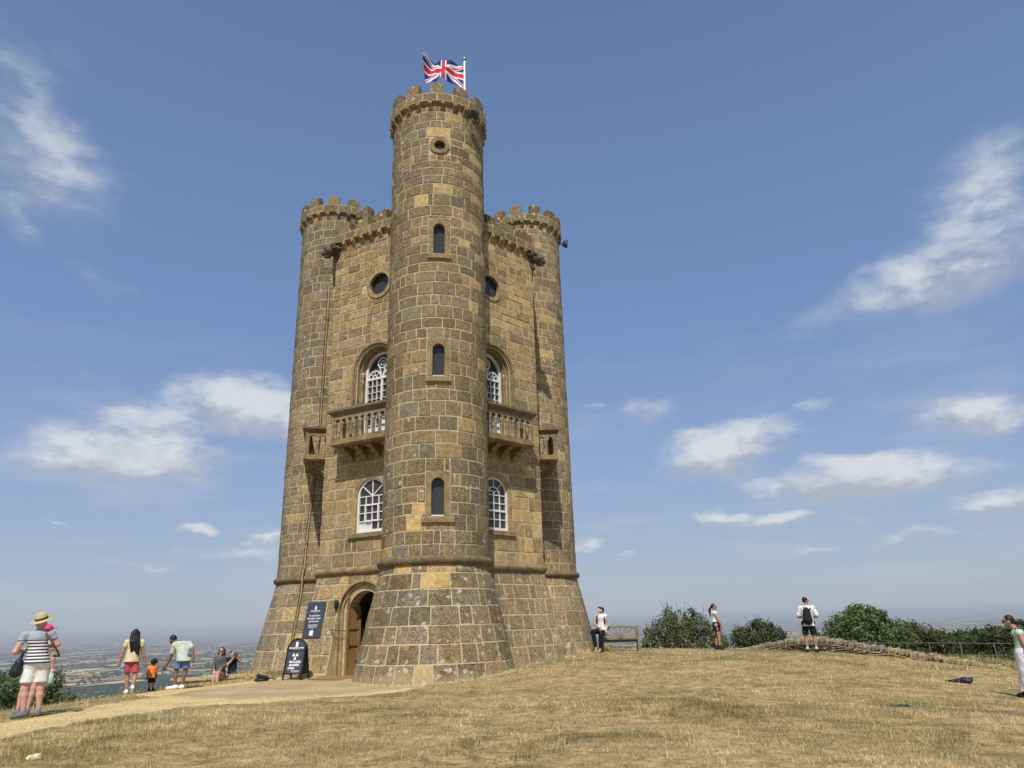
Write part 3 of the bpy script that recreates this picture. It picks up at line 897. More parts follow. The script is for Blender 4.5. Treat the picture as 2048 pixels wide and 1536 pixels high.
# ---- string course, half-round, all round
prof = [(0, 3.09), (.08, 3.1), (.125, 3.15), (.14, 3.21), (.12, 3.27), (.07, 3.32), (0, 3.34)]
for k, T in TURS.items():
    mb = MB(); mb.lathe([(TR - .05, 3.09)] + [(TR + d, z) for d, z in prof] + [(TR - .05, 3.34)], 72, (T.c[0], T.c[1], 0), cap=False)
    obj('string_course', mb.mesh('string_course', True), MATS['dressed_dark'], turret_part[k])
for nm, Fc in FACES.items():
    mb = MB(); n_ = len(prof)
    A_ = [Fc.P(Fc.e0 * d, z, d, False) for d, z in prof] + [Fc.P(0, 3.34, -.05, False), Fc.P(0, 3.09, -.05, False)]
    B_ = [Fc.P(Fc.L - .9, z, d, False) for d, z in prof] + [Fc.P(Fc.L - .9, 3.34, -.05, False), Fc.P(Fc.L - .9, 3.09, -.05, False)]
    mb.loft([A_, B_]); obj('string_course', mb.mesh('string_course'), MATS['dressed'], body)

# ---- turret crowns
CORB = [(-.06, -.0), (.165, -.0), (.165, -.13), (.115, -.17), (.105, -.2), (.045, -.30), (.0, -.36), (-.06, -.36)]
def attr_mesh(me, col, li):
    nv = len(me.vertices)
    at = me.attributes.new('col', 'FLOAT_COLOR', 'POINT'); at.data.foreach_set('color', np.tile([*col, 1.0], nv).astype(np.float32))
    at = me.attributes.new('lichen', 'FLOAT', 'POINT'); at.data.foreach_set('value', np.full(nv, li, np.float32))
    return me
for k, T in TURS.items():
    c = T.c; ro, ri = 1.755, 1.42
    mb = MB()
    N = 72
    def rg(r, z): return [(c[0] + r * math.cos(2 * math.pi * j / N), c[1] + r * math.sin(2 * math.pi * j / N), z) for j in range(N)]
    mb.loft([rg(TR - .1, ZC), rg(ro, ZC), rg(ro, 19.05), rg(ri, 19.05), rg(ri, 18.3)], cap=False)
    par = part('parapet', mb.mesh('parapet'), MATS['mortar'])
    mb = MB(); mb.lathe([(.01, 18.35), (ri + .05, 18.35), (ri + .05, 18.4), (.01, 18.42)], 36, (c[0], c[1], 0))
    obj('roof_floor', mb.mesh('roof_floor'), MATS['lead'], par)
    nb0 = len(BLOCKS)
    f = ro / TR; a0 = (S0 - .1) if k == 0 else random.random()
    class Ring:                                       # parapet face
        def P(s, arc, z, d, r): a = arc / TR; return (c[0] + (ro + d) * math.cos(a), c[1] + (ro + d) * math.sin(a), z)
    x = a0
    while x < a0 + 2 * math.pi * TR - .05:
        e = min(x + random.uniform(.42, .62), a0 + 2 * math.pi * TR)
        if a0 + 2 * math.pi * TR - e < .3: e = a0 + 2 * math.pi * TR
        block(Ring(), x, e, ZC + .01, 19.05, 'parapet', par, True, rmul=0, dmax=.009); x = e
    for (V, F, col, li, host, cc) in BLOCKS[nb0:]:
        obj('parapet_stone', mesh_np('parapet_stone', V, np.array(F), attrs={'col': np.tile(col, (len(V), 1)), 'lichen': np.full(len(V), li)}), MATS['stone'], par)
    off = R(-3.5) if k == 0 else R({2: 9, 4: -4}[k])
    for i in range(12):
        am = BASE + off + i * math.pi / 6; w2 = R(8.2 + random.uniform(-.5, .6)); top = 19.5 + random.uniform(-.035, .035)
        mb = MB(); n_ = 4; rings = []
        for j in range(n_ + 1):
            a = am - w2 + 2 * w2 * j / n_; tz = top + random.uniform(-.012, .012) - (.02 if j in (0, n_) else 0)
            rings.append([(c[0] + r_ * math.cos(a), c[1] + r_ * math.sin(a), z_) for r_, z_ in ((ri + .03, 19.0), (ro - .005, 19.0), (ro + .004, tz - .05), (ro - .04, tz), (ri + .08, tz + .01), (ri + .03, tz - .04))])
        mb.loft(rings)
        col, li = pal('parapet', 19.4)
        obj('merlon', attr_mesh(mb.mesh('merlon'), col, .3), MATS['stone'], par)
    nC = 25
    for i in range(nC):
        a = BASE + R(3.2) + 2 * math.pi * i / nC; hw = .068
        tx, ty = -math.sin(a), math.cos(a); rx, ry = math.cos(a), math.sin(a)
        mb = MB(); mb.loft([[(c[0] + rx * (TR + d) + tx * s * hw, c[1] + ry * (TR + d) + ty * s * hw, ZC + z) for d, z in CORB] for s in (-1, 1)])
        col, li = pal('front', 14)
        obj('corbel', attr_mesh(mb.mesh('corbel'), tuple(x * 1.15 for x in col), .1), MATS['stone'], par)

# ---- wall parapets
for nm, Fc in FACES.items():
    o1, o0 = .17, -.2; uE = Fc.L - 1.2
    mb = MB()
    def sec(u, e): return [Fc.P(u + e * o, z, o, False) for o, z in ((o0, ZP - .45), (0, ZP - .45), (0, ZP), (o1, ZP), (o1, 15.72), (o0, 15.72))]
    mb.loft([sec(0, Fc.e0), sec(uE, 0)])
    par = part('parapet', mb.mesh('parapet'), MATS['mortar'])
    u = Fc.e0 * .17
    while u < uE - .02:
        e = min(u + random.uniform(.45, .75), uE); e = uE if uE - e < .25 else e
        nb0 = len(BLOCKS)
        class PF:
            def P(s, uu, z, d, r): return Fc.P(uu, z, o1 + d, False)
        block(PF(), u, e, ZP + .01, 15.72, 'parapet', par, False, rmul=0, dmax=.009)
        for (V, F, col, li, host, cc) in BLOCKS[nb0:]:
            obj('parapet_stone', mesh_np('parapet_stone', V, np.array(F), attrs={'col': np.tile(col, (len(V), 1)), 'lichen': np.full(len(V), li)}), MATS['stone'], par)
        u = e
    i = 0; u = .1
    while u < uE - .1:
        u1 = u + (.52 if i else .62); tz = 16.16 + random.uniform(-.03, .03)
        mb = MB()
        mb.loft([[Fc.P(uu, z + (random.uniform(-.012, .012) if z > 15.9 else 0), o, False) for o, z in ((o0 + .02, 15.68), (o1 - .004, 15.68), (o1 + .004, tz - .05), (o1 - .05, tz), (o0 + .06, tz), (o0 + .02, tz - .04))] for uu in (u, (u + u1) / 2, u1)])
        col, li = pal('parapet', 16)
        obj('merlon', attr_mesh(mb.mesh('merlon'), col, .25), MATS['stone'], par)
        u = u1 + .37; i += 1
    u = .45
    while u < uE:
        mb = MB(); mb.loft([[Fc.P(u + s * .068, ZP + z, d, False) for d, z in CORB] for s in (-1, 1)])
        col, li = pal('left', 12)
        obj('corbel', attr_mesh(mb.mesh('corbel'), col, .1), MATS['stone'], par)
        u += .43

# ---- windows of the front turret
T = TURS[0]
def rect_round(pts, cu, x0, x1, z0, z1, zc):
    out = []
    for (u, z) in pts:
        if z <= zc: out.append((x0 if u < cu else x1, z)); continue
        dx, dz = u - cu, z - zc
        s = min((x1 - cu) / abs(dx) if abs(dx) > 1e-6 else 9e9, (z1 - zc) / abs(dz) if abs(dz) > 1e-6 else 9e9)
        out.append((cu + dx * s, zc + dz * s))
    return out
for i, (z0, z1) in enumerate(SLITS):
    win = part('slit_window', None, None) if False else None
    inn = arch(S0, .19, z0, z1 - .19, 12); out = rect_round(inn, S0, S0 - .35, S0 + .35, z0, z1 + .19, z1 - .19)
    out[0] = (S0 - .35, z0); out[-1] = (S0 + .35, z0)
    mb = MB(); ring(mb, T, inn, out, -.02, .018); ring(mb, T, arch(S0, .185, z0, z1 - .19, 12), arch(S0, .2, z0, z1 - .19, 12), -.24, .01)
    win = part('window', mb.mesh('window'), MATS['dressed'], label='narrow round-headed slit window with stone surround')
    hw = .37 if i < 2 else .46
    mb = MB(); pts = [(S0 - hw + 2 * hw * j / 6, 0) for j in range(7)]
    mb.loft([[T.P(s, z, d) for d, z in ((-.02, z0 - .22), (.06, z0 - .22), (.085, z0 - .19), (.085, z0 - .06), (.05, z0 - .02), (-.2, z0))] for s, _ in pts])
    obj('sill', mb.mesh('sill'), MATS['dressed'], win)
    mb = MB(); pr_ = arch(S0, .195, z0, z1 - .19, 12); mb.raw([T.P(S0, 0, 0)[:2] + (0,)] * 0 + [tuple(np.array(T.P(u, z, -.17)) * 0 + np.array([T.P(S0, z, -.17)[0] + (u - S0) * -math.sin(BASE), T.P(S0, z, -.17)[1] + (u - S0) * math.cos(BASE), z])) for u, z in pr_], [tuple(range(len(pr_)))])
    obj('pane', mb.mesh('pane', fix=False), MATS['glass'], win)
    mb = MB()
    q = lambda u, z, d: (T.P(S0, z, d)[0] + (u - S0) * -math.sin(BASE), T.P(S0, z, d)[1] + (u - S0) * math.cos(BASE), z)
    mb.hexa([q(S0 - .185, z0, -.15), q(S0 + .185, z0, -.15), q(S0 + .185, z0, -.05), q(S0 - .185, z0, -.05), q(S0 - .185, z0 + .035, -.15), q(S0 + .185, z0 + .035, -.15), q(S0 + .185, z0 + .03, -.05), q(S0 - .185, z0 + .03, -.05)])
    obj('inner_sill', mb.mesh('inner_sill'), MATS['white_paint'], win)
inn = circ(S0, 16.955, .185, 28); out = circ(S0, 16.955, .33, 28)
mb = MB(); ring(mb, T, inn, out, -.02, .06, closed=True); ring(mb, T, inn, circ(S0, 16.955, .21, 28), -.2, .05, closed=True)
win = part('window', mb.mesh('window'), MATS['dressed'], label='small round window near the top of the front turret')
q = lambda u, z, d: (T.P(S0, z, d)[0] + (u - S0) * -math.sin(BASE), T.P(S0, z, d)[1] + (u - S0) * math.cos(BASE), z)
mb = MB(); mb.raw([q(u, z, -.1) for u, z in circ(S0, 16.955, .2, 28)], [tuple(range(28))]); obj('pane', mb.mesh('pane', fix=False), MATS['glass'], win)

# ---- windows, oculi and balconies of the walls
def fbox(mb, Fc, u0, u1, z0, z1, d0, d1):
    P = lambda u, z, d: Fc.P(u, z, d, False)
    mb.hexa([P(u0, z0, d0), P(u1, z0, d0), P(u1, z0, d1), P(u0, z0, d1), P(u0, z1, d0), P(u1, z1, d0), P(u1, z1, d1), P(u0, z1, d1)])
def farc(mb, Fc, cu, cz, r0, r1, d0, d1, a0=0.0, a1=math.pi, n=14, closed=False):
    A_ = [a0 + (a1 - a0) * i / n for i in range(n + (0 if closed else 1))]
    ring(mb, Fc, [(cu + r0 * math.cos(a), cz + r0 * math.sin(a)) for a in A_], [(cu + r1 * math.cos(a), cz + r1 * math.sin(a)) for a in A_], d0, d1, closed=closed, batter=False)
def fbar(mb, Fc, p, q_, w_, d0, d1):
    dx, dz = q_[0] - p[0], q_[1] - p[1]; l = math.hypot(dx, dz); nx, nz = -dz / l * w_ / 2, dx / l * w_ / 2
    P = lambda u, z, d: Fc.P(u, z, d, False)
    c = [(p[0] + nx, p[1] + nz), (p[0] - nx, p[1] - nz), (q_[0] - nx, q_[1] - nz), (q_[0] + nx, q_[1] + nz)]
    mb.hexa([P(*x, d0) for x in c] + [P(*x, d1) for x in c])
def fpane(Fc, pts, d, win, mat='glass'):
    mb = MB(); k = len(pts); j0, j1 = random.uniform(-.02, .02), random.uniform(-.02, .02); cu_, cz_ = pts[0]
    dd = lambda u, z: d + max(-.004, min(.004, j0 * (u - cu_) + j1 * (z - cz_)))
    mb.raw([Fc.P(u, z, dd(u, z), False) for u, z in pts] + [Fc.P(u, z, dd(u, z) - .006, False) for u, z in pts], [tuple(range(k)), tuple(range(2 * k - 1, k - 1, -1))])
    obj('pane', mb.mesh('pane', fix=False), MATS[mat], win)
def rpane(Fc, u0, u1, z0, z1, d, win, mat='glass'): fpane(Fc, [(u0, z0), (u1, z0), (u1, z1), (u0, z1)], d, win, mat)

for nm in ('left', 'right', 'sideL', 'sideR'):
    Fc = FACES[nm]; u = UC[nm]
    # tall window under the moulded arch
    mb = MB(); zs = 10.0
    for r0, r1, d0, d1 in ((.90, .99, -.02, .075), (.84, .905, -.05, .035), (.79, .845, -.1, -.01)):
        ring(mb, Fc, arch(u, r0, 7.42, zs, 20), arch(u, r1, 7.42, zs, 20), d0, d1, batter=False)
    ring(mb, Fc, arch(u, .70, 7.42, zs, 20), arch(u, .81, 7.42, zs, 20), -.46, -.3, batter=False)
    ring(mb, Fc, arch(u, .72, zs, zs, 20), arch(u, .8, zs, zs, 20), -.32, -.14, batter=False)
    win = part('window', mb.mesh('window'), MATS['dressed'], label='tall round-arched window with white tracery above the balcony')
    for s in (-1, 1):
        mb = MB(); cu = u + s * .75; cp = Fc.P(cu, 0, -.22, False)
        mb.lathe([(.075, 7.45), (.075, 7.55), (.05, 7.6), (.048, 9.6), (.065, 9.63), (.05, 9.7), (.05, 9.78), (.085, 9.9), (.085, 10.0)], 12, (cp[0], cp[1], 0))
        obj('colonnette', mb.mesh('colonnette', True), MATS['dressed_pale'], win)
    mb = MB(); D0, D1 = -.42, -.35
    ring(mb, Fc, arch(u, .62, 7.45, zs, 20), arch(u, .71, 7.45, zs, 20), D0, D1 + .02, batter=False)
    fbox(mb, Fc, u - .62, u + .62, 9.72, 9.79, D0, D1 + .01); fbox(mb, Fc, u - .035, u + .035, 7.45, 9.76, D0, D1 + .01)
    fbox(mb, Fc, u - .62, u + .62, 7.45, 7.6, D0, D1)
    for s in (-1, 1):
        c0 = u + s * .325
        farc(mb, Fc, c0, 9.78, .245, .29, D0, D1); farc(mb, Fc, c0, 9.79, .08, .105, D0, D1)
        for aa in (45, 90, 135): fbar(mb, Fc, (c0 + .09 * math.cos(R(aa)), 9.79 + .09 * math.sin(R(aa))), (c0 + .26 * math.cos(R(aa)), 9.79 + .26 * math.sin(R(aa))), .018, D0, D1)
        for i in (1, 2): fbox(mb, Fc, c0 - .29 + .193 * i - .01, c0 - .29 + .193 * i + .01, 7.6, 9.72, D0, D1 - .005)
        for i in range(1, 9): fbox(mb, Fc, c0 - .29, c0 + .29, 7.6 + .2356 * i - .009, 7.6 + .2356 * i + .009, D0, D1 - .005)
    farc(mb, Fc, u, 10.3, .17, .205, D0, D1, 0, 2 * math.pi, 20, True)
    for q0, q1 in (((-.07, -.07), (.07, -.07)), ((.07, -.07), (.07, .07)), ((.07, .07), (-.07, .07)), ((-.07, .07), (-.07, -.07))):
        fbar(mb, Fc, (u + q0[0], 10.3 + q0[1]), (u + q1[0], 10.3 + q1[1]), .016, D0, D1)
    for s in (-1, 1): fbar(mb, Fc, (u + s * .03, 9.78), (u + s * .12, 10.15), .03, D0, D1)
    obj('frame', mb.mesh('frame'), MATS['white_paint'], win)
    if nm in ('left', 'right'):
        for s in (-1, 1):
            c0 = u + s * .325
            for i in range(3):
                for j in range(9):
                    rpane(Fc, c0 - .29 + .193 * i, c0 - .29 + .193 * (i + 1), 7.6 + .2356 * j, 7.6 + .2356 * (j + 1), D0 + .01 + random.uniform(-.004, .004), win, 'blind' if (j < 3 and nm in ('left', 'right') and i < 3 and (s > 0) == (nm == 'left') or j < 2) else 'glass')
            fpane(Fc, [(c0 - .3, 9.76)] + [(c0 - .29 * math.cos(math.pi * i / 12), 9.79 + .29 * math.sin(math.pi * i / 12)) for i in range(13)] + [(c0 + .3, 9.76)], D0 + .012, win)
        fpane(Fc, circ(u, 10.3, .19, 20), D0 + .014, win)
    fpane(Fc, arch(u, .68, 7.45, zs, 20), D0 - .004, win)

    # balcony
    bal = part('balcony', None, None) if False else None
    d1 = .75; hw = 1.2
    mb = MB()
    P = lambda uu, z, d: Fc.P(uu, z, d, False)
    def slab(z0, z1, e0, e1):
        mb.hexa([P(u - hw - e0, z0, -.05), P(u + hw + e0, z0, -.05), P(u + hw + e0, z0, d1 + e0), P(u - hw - e0, z0, d1 + e0), P(u - hw - e1, z1, -.05), P(u + hw + e1, z1, -.05), P(u + hw + e1, z1, d1 + e1), P(u - hw - e1, z1, d1 + e1)])
    slab(7.19, 7.24, -.06, .02); slab(7.24, 7.33, .03, .03); slab(7.33, 7.42, .0, .0)
    bal = part('balcony', mb.mesh('balcony'), MATS['dressed'], label='arcaded stone balcony on brackets')
    mb = MB()
    def rail(z0, z1, e0, e1, th):
        for (a0, a1, b0, b1) in ((u - hw, u + hw, d1 - th, d1), (u - hw, u - hw + th, 0, d1 - th), (u + hw - th, u + hw, 0, d1 - th)):
            l0 = e0 if a0 == u - hw else 0; l1 = e1 if a0 == u - hw else 0; h0 = e0 if a1 == u + hw else 0; h1 = e1 if a1 == u + hw else 0
            f0 = e0 if b1 == d1 else 0; f1 = e1 if b1 == d1 else 0
            mb.hexa([P(a0 - l0, z0, b0), P(a1 + h0, z0, b0), P(a1 + h0, z0, b1 + f0), P(a0 - l0, z0, b1 + f0), P(a0 - l1, z1, b0), P(a1 + h1, z1, b0), P(a1 + h1, z1, b1 + f1), P(a0 - l1, z1, b1 + f1)])
    rail(8.22, 8.27, .0, .02, .16); rail(8.27, 8.36, .03, .10, .17); rail(8.36, 8.44, .11, .11, .18)
    obj('cornice', mb.mesh('cornice'), MATS['dressed_dark'], bal)
    # arcade: spandrels over every bay
    def arcade(mapf, x0, nb, pitch):
        mb = MB(); n_ = 8; th = .13
        for b_ in range(nb):
            c0 = x0 + pitch * (b_ + .5); r_ = pitch / 2 - .035; zs_ = 8.02
            inn = [(c0 - r_ * math.cos(math.pi * i / n_), zs_ + r_ * math.sin(math.pi * i / n_)) for i in range(n_ + 1)]
            top = [(c0 - pitch / 2 + pitch * i / n_, 8.225) for i in range(n_ + 1)]
            inn = [(c0 - pitch / 2, zs_)] + inn + [(c0 + pitch / 2, zs_)]; top = [top[0]] + top + [top[-1]]
            V = [mapf(x, z, 0) for x, z in inn] + [mapf(x, z, 0) for x, z in top] + [mapf(x, z, th) for x, z in inn] + [mapf(x, z, th) for x, z in top]
            k_ = len(inn); F = []
            for i in range(k_ - 1):
                F += [(i, i + 1, k_ + i + 1, k_ + i), (2 * k_ + i + 1, 2 * k_ + i, 3 * k_ + i, 3 * k_ + i + 1), (i, 2 * k_ + i, 2 * k_ + i + 1, i + 1)]
            mb.raw(V, F)
        return mb
    pitch = 2 * (hw - .12) / 8
    mb = arcade(lambda x, z, t: P(x, z, d1 - .015 - t), u - hw + .12, 8, pitch)
    obj('arcade', mb.mesh('arcade'), MATS['dressed_grey'], bal)
    for s in (-1, 1):
        mb = arcade(lambda x, z, t: P(u + s * (hw - .015 - t), z, x), .0, 2, (d1 - .12) / 2)
        obj('arcade', mb.mesh('arcade'), MATS['dressed'], bal)
    spots = [(u - hw + .12 + pitch * i, d1 - .08) for i in range(0, 9)] + [(u + s * (hw - .08), (d1 - .12) / 2) for s in (-1, 1)]
    mbc = MB(); mbc.lathe([(.072, 0), (.072, .04), (.052, .07), (.05, .36), (.064, .385), (.05, .41), (.05, .44), (.075, .52), (.078, .6)], 10)
    cme = mbc.mesh('column', True)
    for i, (cu, cd) in enumerate(spots):
        o = obj('column', cme, MATS['dressed_grey'], bal); p_ = P(cu, 7.42, cd); o.location = p_
    for s in (-1, 1):
        mb = MB(); a0, a1 = (u - hw, u - hw + .1) if s < 0 else (u + hw - .1, u + hw)
        fbox(mb, Fc, a0, a1, 7.42, 8.22, d1 - .14, d1 - .002); obj('end_post', mb.mesh('end_post'), MATS['dressed'], bal)
    for i in range(4):
        cu = u - hw + .34 + i * (2 * hw - .68) / 3
        pr_ = [(-.02, 7.2), (.55, 7.2), (.56, 7.13), (.5, 7.06), (.36, 7.05), (.33, 6.98), (.28, 6.93), (.17, 6.92), (.14, 6.85), (.06, 6.79), (-.02, 6.77)]
        mb = MB(); mb.loft([[P(cu + s * .09, z, d) for d, z in pr_] for s in (-1, 1)])
        obj('bracket', mb.mesh('bracket'), MATS['dressed'], bal)
    if nm not in ('left', 'right'): continue

    # lower sash window
    mb = MB(); zs = 5.55
    ring(mb, Fc, arch(u, .595, 4.36, zs, 18), arch(u, .755, 4.36, zs, 18), -.15, .016, batter=False)
    win = part('window', mb.mesh('window'), MATS['dressed_pale'], label='round-headed white sash window below the balcony')
    mb = MB(); fbox(mb, Fc, u - .86, u + .86, 4.21, 4.365, -.12, .09); obj('sill', bevelled(mb.mesh('sill'), .012), MATS['dressed'], win)
    mb = MB(); D0, D1 = -.13, -.06
    ring(mb, Fc, arch(u, .53, 4.37, zs, 18), arch(u, .598, 4.37, zs, 18), D0, D1 + .02, batter=False)
    fbox(mb, Fc, u - .53, u + .53, 4.37, 4.47, D0, D1 + .01)
    zt = 5.55
    cw = 1.06 / 4; chh = (zt - 4.47) / 4
    for i in (1, 2, 3): fbox(mb, Fc, u - .53 + cw * i - .014, u - .53 + cw * i + .014, 4.47, zt, D0, D1)
    for j in range(1, 5): fbox(mb, Fc, u - .53, u + .53, 4.47 + chh * j - .014, 4.47 + chh * j + .014, D0, D1 - .004)
    if nm == 'left':
        for aa in (40, 90, 140): fbar(mb, Fc, (u, zs), (u + .55 * math.cos(R(aa)), zs + .55 * math.sin(R(aa))), .028, D0, D1)
        for (a0, a1, b0, b1) in ((u - .29, u + .29, 4.72, 4.77), (u - .29, u + .29, 5.24, 5.29), (u - .29, u - .24, 4.77, 5.24), (u + .24, u + .29, 4.77, 5.24)): fbox(mb, Fc, a0, a1, b0, b1, D0, D1 + .025)
    else:
        fbox(mb, Fc, u - .53, u + .53, 5.0, 5.06, D0, D1 + .012)
        for c0 in (u - .13, u + .13): farc(mb, Fc, c0, zs, .245 / 2 + .002, .15, D0, D1)
        for c0 in (u,): farc(mb, Fc, c0, zs, .25, .28, D0, D1)
        for aa in (50, 90, 130): fbar(mb, Fc, (u + .28 * math.cos(R(aa)), zs + .28 * math.sin(R(aa))), (u + .55 * math.cos(R(aa)), zs + .55 * math.sin(R(aa))), .024, D0, D1)
    obj('frame', mb.mesh('frame'), MATS['white_paint'], win)
    for i in range(4):
        for j in range(4): rpane(Fc, u - .53 + cw * i, u - .53 + cw * (i + 1), 4.47 + chh * j, 4.47 + chh * (j + 1), D0 + .03 + random.uniform(-.004, .004), win, 'blind' if (nm == 'left' and j == 0 and i in (0, 1)) else 'glass')
    for a0, a1 in ((0, 40), (40, 90), (90, 140), (140, 180)):
        fpane(Fc, [(u, zs)] + [(u + .53 * math.cos(R(a0 + (a1 - a0) * i / 6)), zs + .53 * math.sin(R(a0 + (a1 - a0) * i / 6))) for i in range(7)], D0 + .032, win)

    # oculus
    cu = u + .05; mb = MB()
    ring(mb, Fc, circ(cu, 13.22, .425, 36), circ(cu, 13.22, .56, 36), -.2, .05, closed=True, batter=False)
    win = part('window', mb.mesh('window'), MATS['dressed_pale'], label='round window in a moulded stone ring')
    mb = MB(); farc(mb, Fc, cu, 13.22, .405, .43, -.18, -.1, 0, 2 * math.pi, 36, True); obj('frame', mb.mesh('frame'), MATS['black_metal'], win)
    fpane(Fc, circ(cu, 13.22, .415, 36), -.15, win)

# ---- doorway
P = lambda u, z, d: Fd.P(u, z, d, False)
mb = MB()
for r0, r1, d0, d1 in ((.93, 1.0, -.05, .26), (.84, .935, -.1, .16), (.76, .845, -.2, .05), (.66, .77, -.46, -.12)):
    ring(mb, Fd, arch(UD, r0, -.3, 1.9, 20), arch(UD, r1, -.3, 1.9, 20), d0, d1, batter=False)
door = part('doorway', mb.mesh('doorway'), MATS['dressed_pale'], label='arched entrance doorway with its wooden door open')
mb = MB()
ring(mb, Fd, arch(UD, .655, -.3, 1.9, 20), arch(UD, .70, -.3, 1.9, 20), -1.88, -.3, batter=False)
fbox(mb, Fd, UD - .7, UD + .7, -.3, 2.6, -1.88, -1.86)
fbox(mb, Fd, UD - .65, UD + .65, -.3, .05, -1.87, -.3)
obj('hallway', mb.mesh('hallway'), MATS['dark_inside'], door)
# leaf: stands out from the jamb, hinged at the inner reveal
u0 = UD - .655; t_ = .05
def lz(d): x = (d + .45) / .66; return 1.9 + .655 * math.sqrt(max(0, 1 - (1 - min(max(x, 0), 1)) ** 2)) * .86
mb = MB(); n_ = 10; ds = [-.45 + .66 * i / n_ for i in range(n_ + 1)]
mb.loft([[(P(u0, .06, d)), (P(u0 + .025, .06, d)), (P(u0 + .025, lz(d), d)), (P(u0, lz(d), d))] for d in ds])
leaf = obj('door_leaf', mb.mesh('door_leaf'), MATS['oak'], door)
mb = MB()
def dbox(d0, d1, z0, z1, x=.05): mb.hexa([P(u0, z0, d0), P(u0 + x, z0, d0), P(u0 + x, z0, d1), P(u0, z0, d1), P(u0, z1, d0), P(u0 + x, z1, d0), P(u0 + x, z1, d1), P(u0, z1, d1)])
dbox(.11, .21, .06, 2.3); dbox(-.45, -.35, .06, 1.9)
for z0, z1 in ((.06, .26), (.93, 1.05), (1.42, 1.53)): dbox(-.352, .112, z0, z1, .049)
mb.loft([[P(u0, lz(d) - .13, d), P(u0 + .047, lz(d) - .13, d), P(u0 + .047, lz(d) + .003, d), P(u0, lz(d) + .003, d)] for d in ds])
obj('door_rails', mb.mesh('door_rails'), MATS['oak'], leaf)
for z in (.45, 1.75):
    mb = MB(); dbox(-.47, -.25, z, z + .05, .06); obj('hinge', mb.mesh('hinge'), MATS['iron'], leaf)
mb = MB(); mb.tube([P(u0 + .05, 1.15, .17), P(u0 + .11, 1.15, .17), P(u0 + .11, 1.05, .17), P(u0 + .05, 1.05, .17)], .012, 6); obj('handle', mb.mesh('handle'), MATS['iron'], leaf)
mb = MB(); mb.tube([P(UD - 1.02, 1.42, .42), P(UD - .9, 1.4, .44), P(u0, 1.38, .2)], .012, 6); mb.tube([P(UD - 1.02, 1.42, .42), P(UD - .98, 1.25, .44), P(UD - .8, 1.15, .4)], .009, 6)
obj('door_hook', mb.mesh('door_hook'), MATS['iron'], door)
mb = MB(); mb.lathe([(.0, 0), (.06, .0), (.07, .05), (.075, .2), (.04, .26), (0, .27)], 10, P(UD - 1.0, 2.05, .3)); obj('porch_lamp', mb.mesh('porch_lamp', True), MATS['black_metal'], door)

# ---- drainpipe on the left turret
Tl = TURS[4]; pts = []
for z, a in ((15.1, -86), (13.6, -85.8), (11, -86.5), (8.5, -87), (6.5, -91.5), (4.5, -95.5), (3.6, -96.2), (3.36, -96.3), (2.8, -96.6), (1.6, -97.6), (.2, -98.4)):
    pts.append(Tl.P(R(a) * TR, z, .06 if not 3.0 < z < 3.4 else .19))
mb = MB(); mb.tube(pts, .034, 8)
for i in range(9):
    z = 14.2 - i * 1.5; j = min(range(len(pts)), key=lambda q_: abs(pts[q_][2] - z)); mb.tube([(pts[j][0], pts[j][1], pts[j][2] - .03), (pts[j][0], pts[j][1], pts[j][2] + .03)], .045, 8)
obj('drainpipe', mb.mesh('drainpipe', True), MATS['dressed_pale'], turret_part[4])
mb = MB(); mb.tube([(q_[0] - .05, q_[1] - .015, q_[2]) for q_ in pts], .012, 6); obj('conductor_cable', mb.mesh('conductor_cable', True), MATS['iron'], turret_part[4])

# ---- carved beasts at the corners
def beast(nm, cv, sgn):
    F0 = FACES['left' if sgn < 0 else 'right']; F1 = FACES['sideL' if sgn < 0 else 'sideR']
    o_ = F0.n + F1.n; o_ = o_ / np.linalg.norm(o_); s_ = np.array([-o_[1], o_[0]])
    W = lambda f, s, z: (cv[0] + o_[0] * f + s_[0] * s, cv[1] + o_[1] * f + s_[1] * s, z)
    pr = [('c', W(-.1, 0, 15.25), W(.2, 0, 15.12), .2, .2), ('e', W(.33, 0, 15.05), (.21, .21, .2)), ('c', W(.35, 0, 15.0), W(.52, 0, 14.9), .13, .09), ('c', W(.3, 0, 14.88), W(.46, 0, 14.78), .1, .06),
          ('c', W(-.1, 0, 15.0), W(.1, 0, 14.7), .16, .06)]
    rr = random.Random(5)
    for i in range(26):
        a = rr.uniform(-1.4, 1.4); f = rr.uniform(-.05, .35); z = 15.1 + .24 * math.cos(a) + rr.uniform(-.04, .04)
        p0 = W(f, .25 * math.sin(a), z); p1 = W(f - .14, .31 * math.sin(a + rr.uniform(-.4, .4)), z + rr.uniform(-.08, .08))
        pr.append(('c', p0, p1, .045, .03))
    for s in (-1, 1):
        pr.append(('e', W(.44, .09 * s, 15.1), (.04, .04, .04))); pr.append(('c', W(.22, .16 * s, 15.22), W(.2, .24 * s, 15.32), .05, .03))
    part('gargoyle', field_mesh('gargoyle', pr, .016, .018), MATS['carved'], label='dark carved beast head at the corner below the parapet')
beast('l', VX[5], -1); beast('r', VX[1], 1)

# ---- roof deck behind the wall parapets
mb = MB(); mb.loft([hexo(14.98, -.1), hexo(15.02, -.1)]); part('roof_deck', mb.mesh('roof_deck'), MATS['lead'])

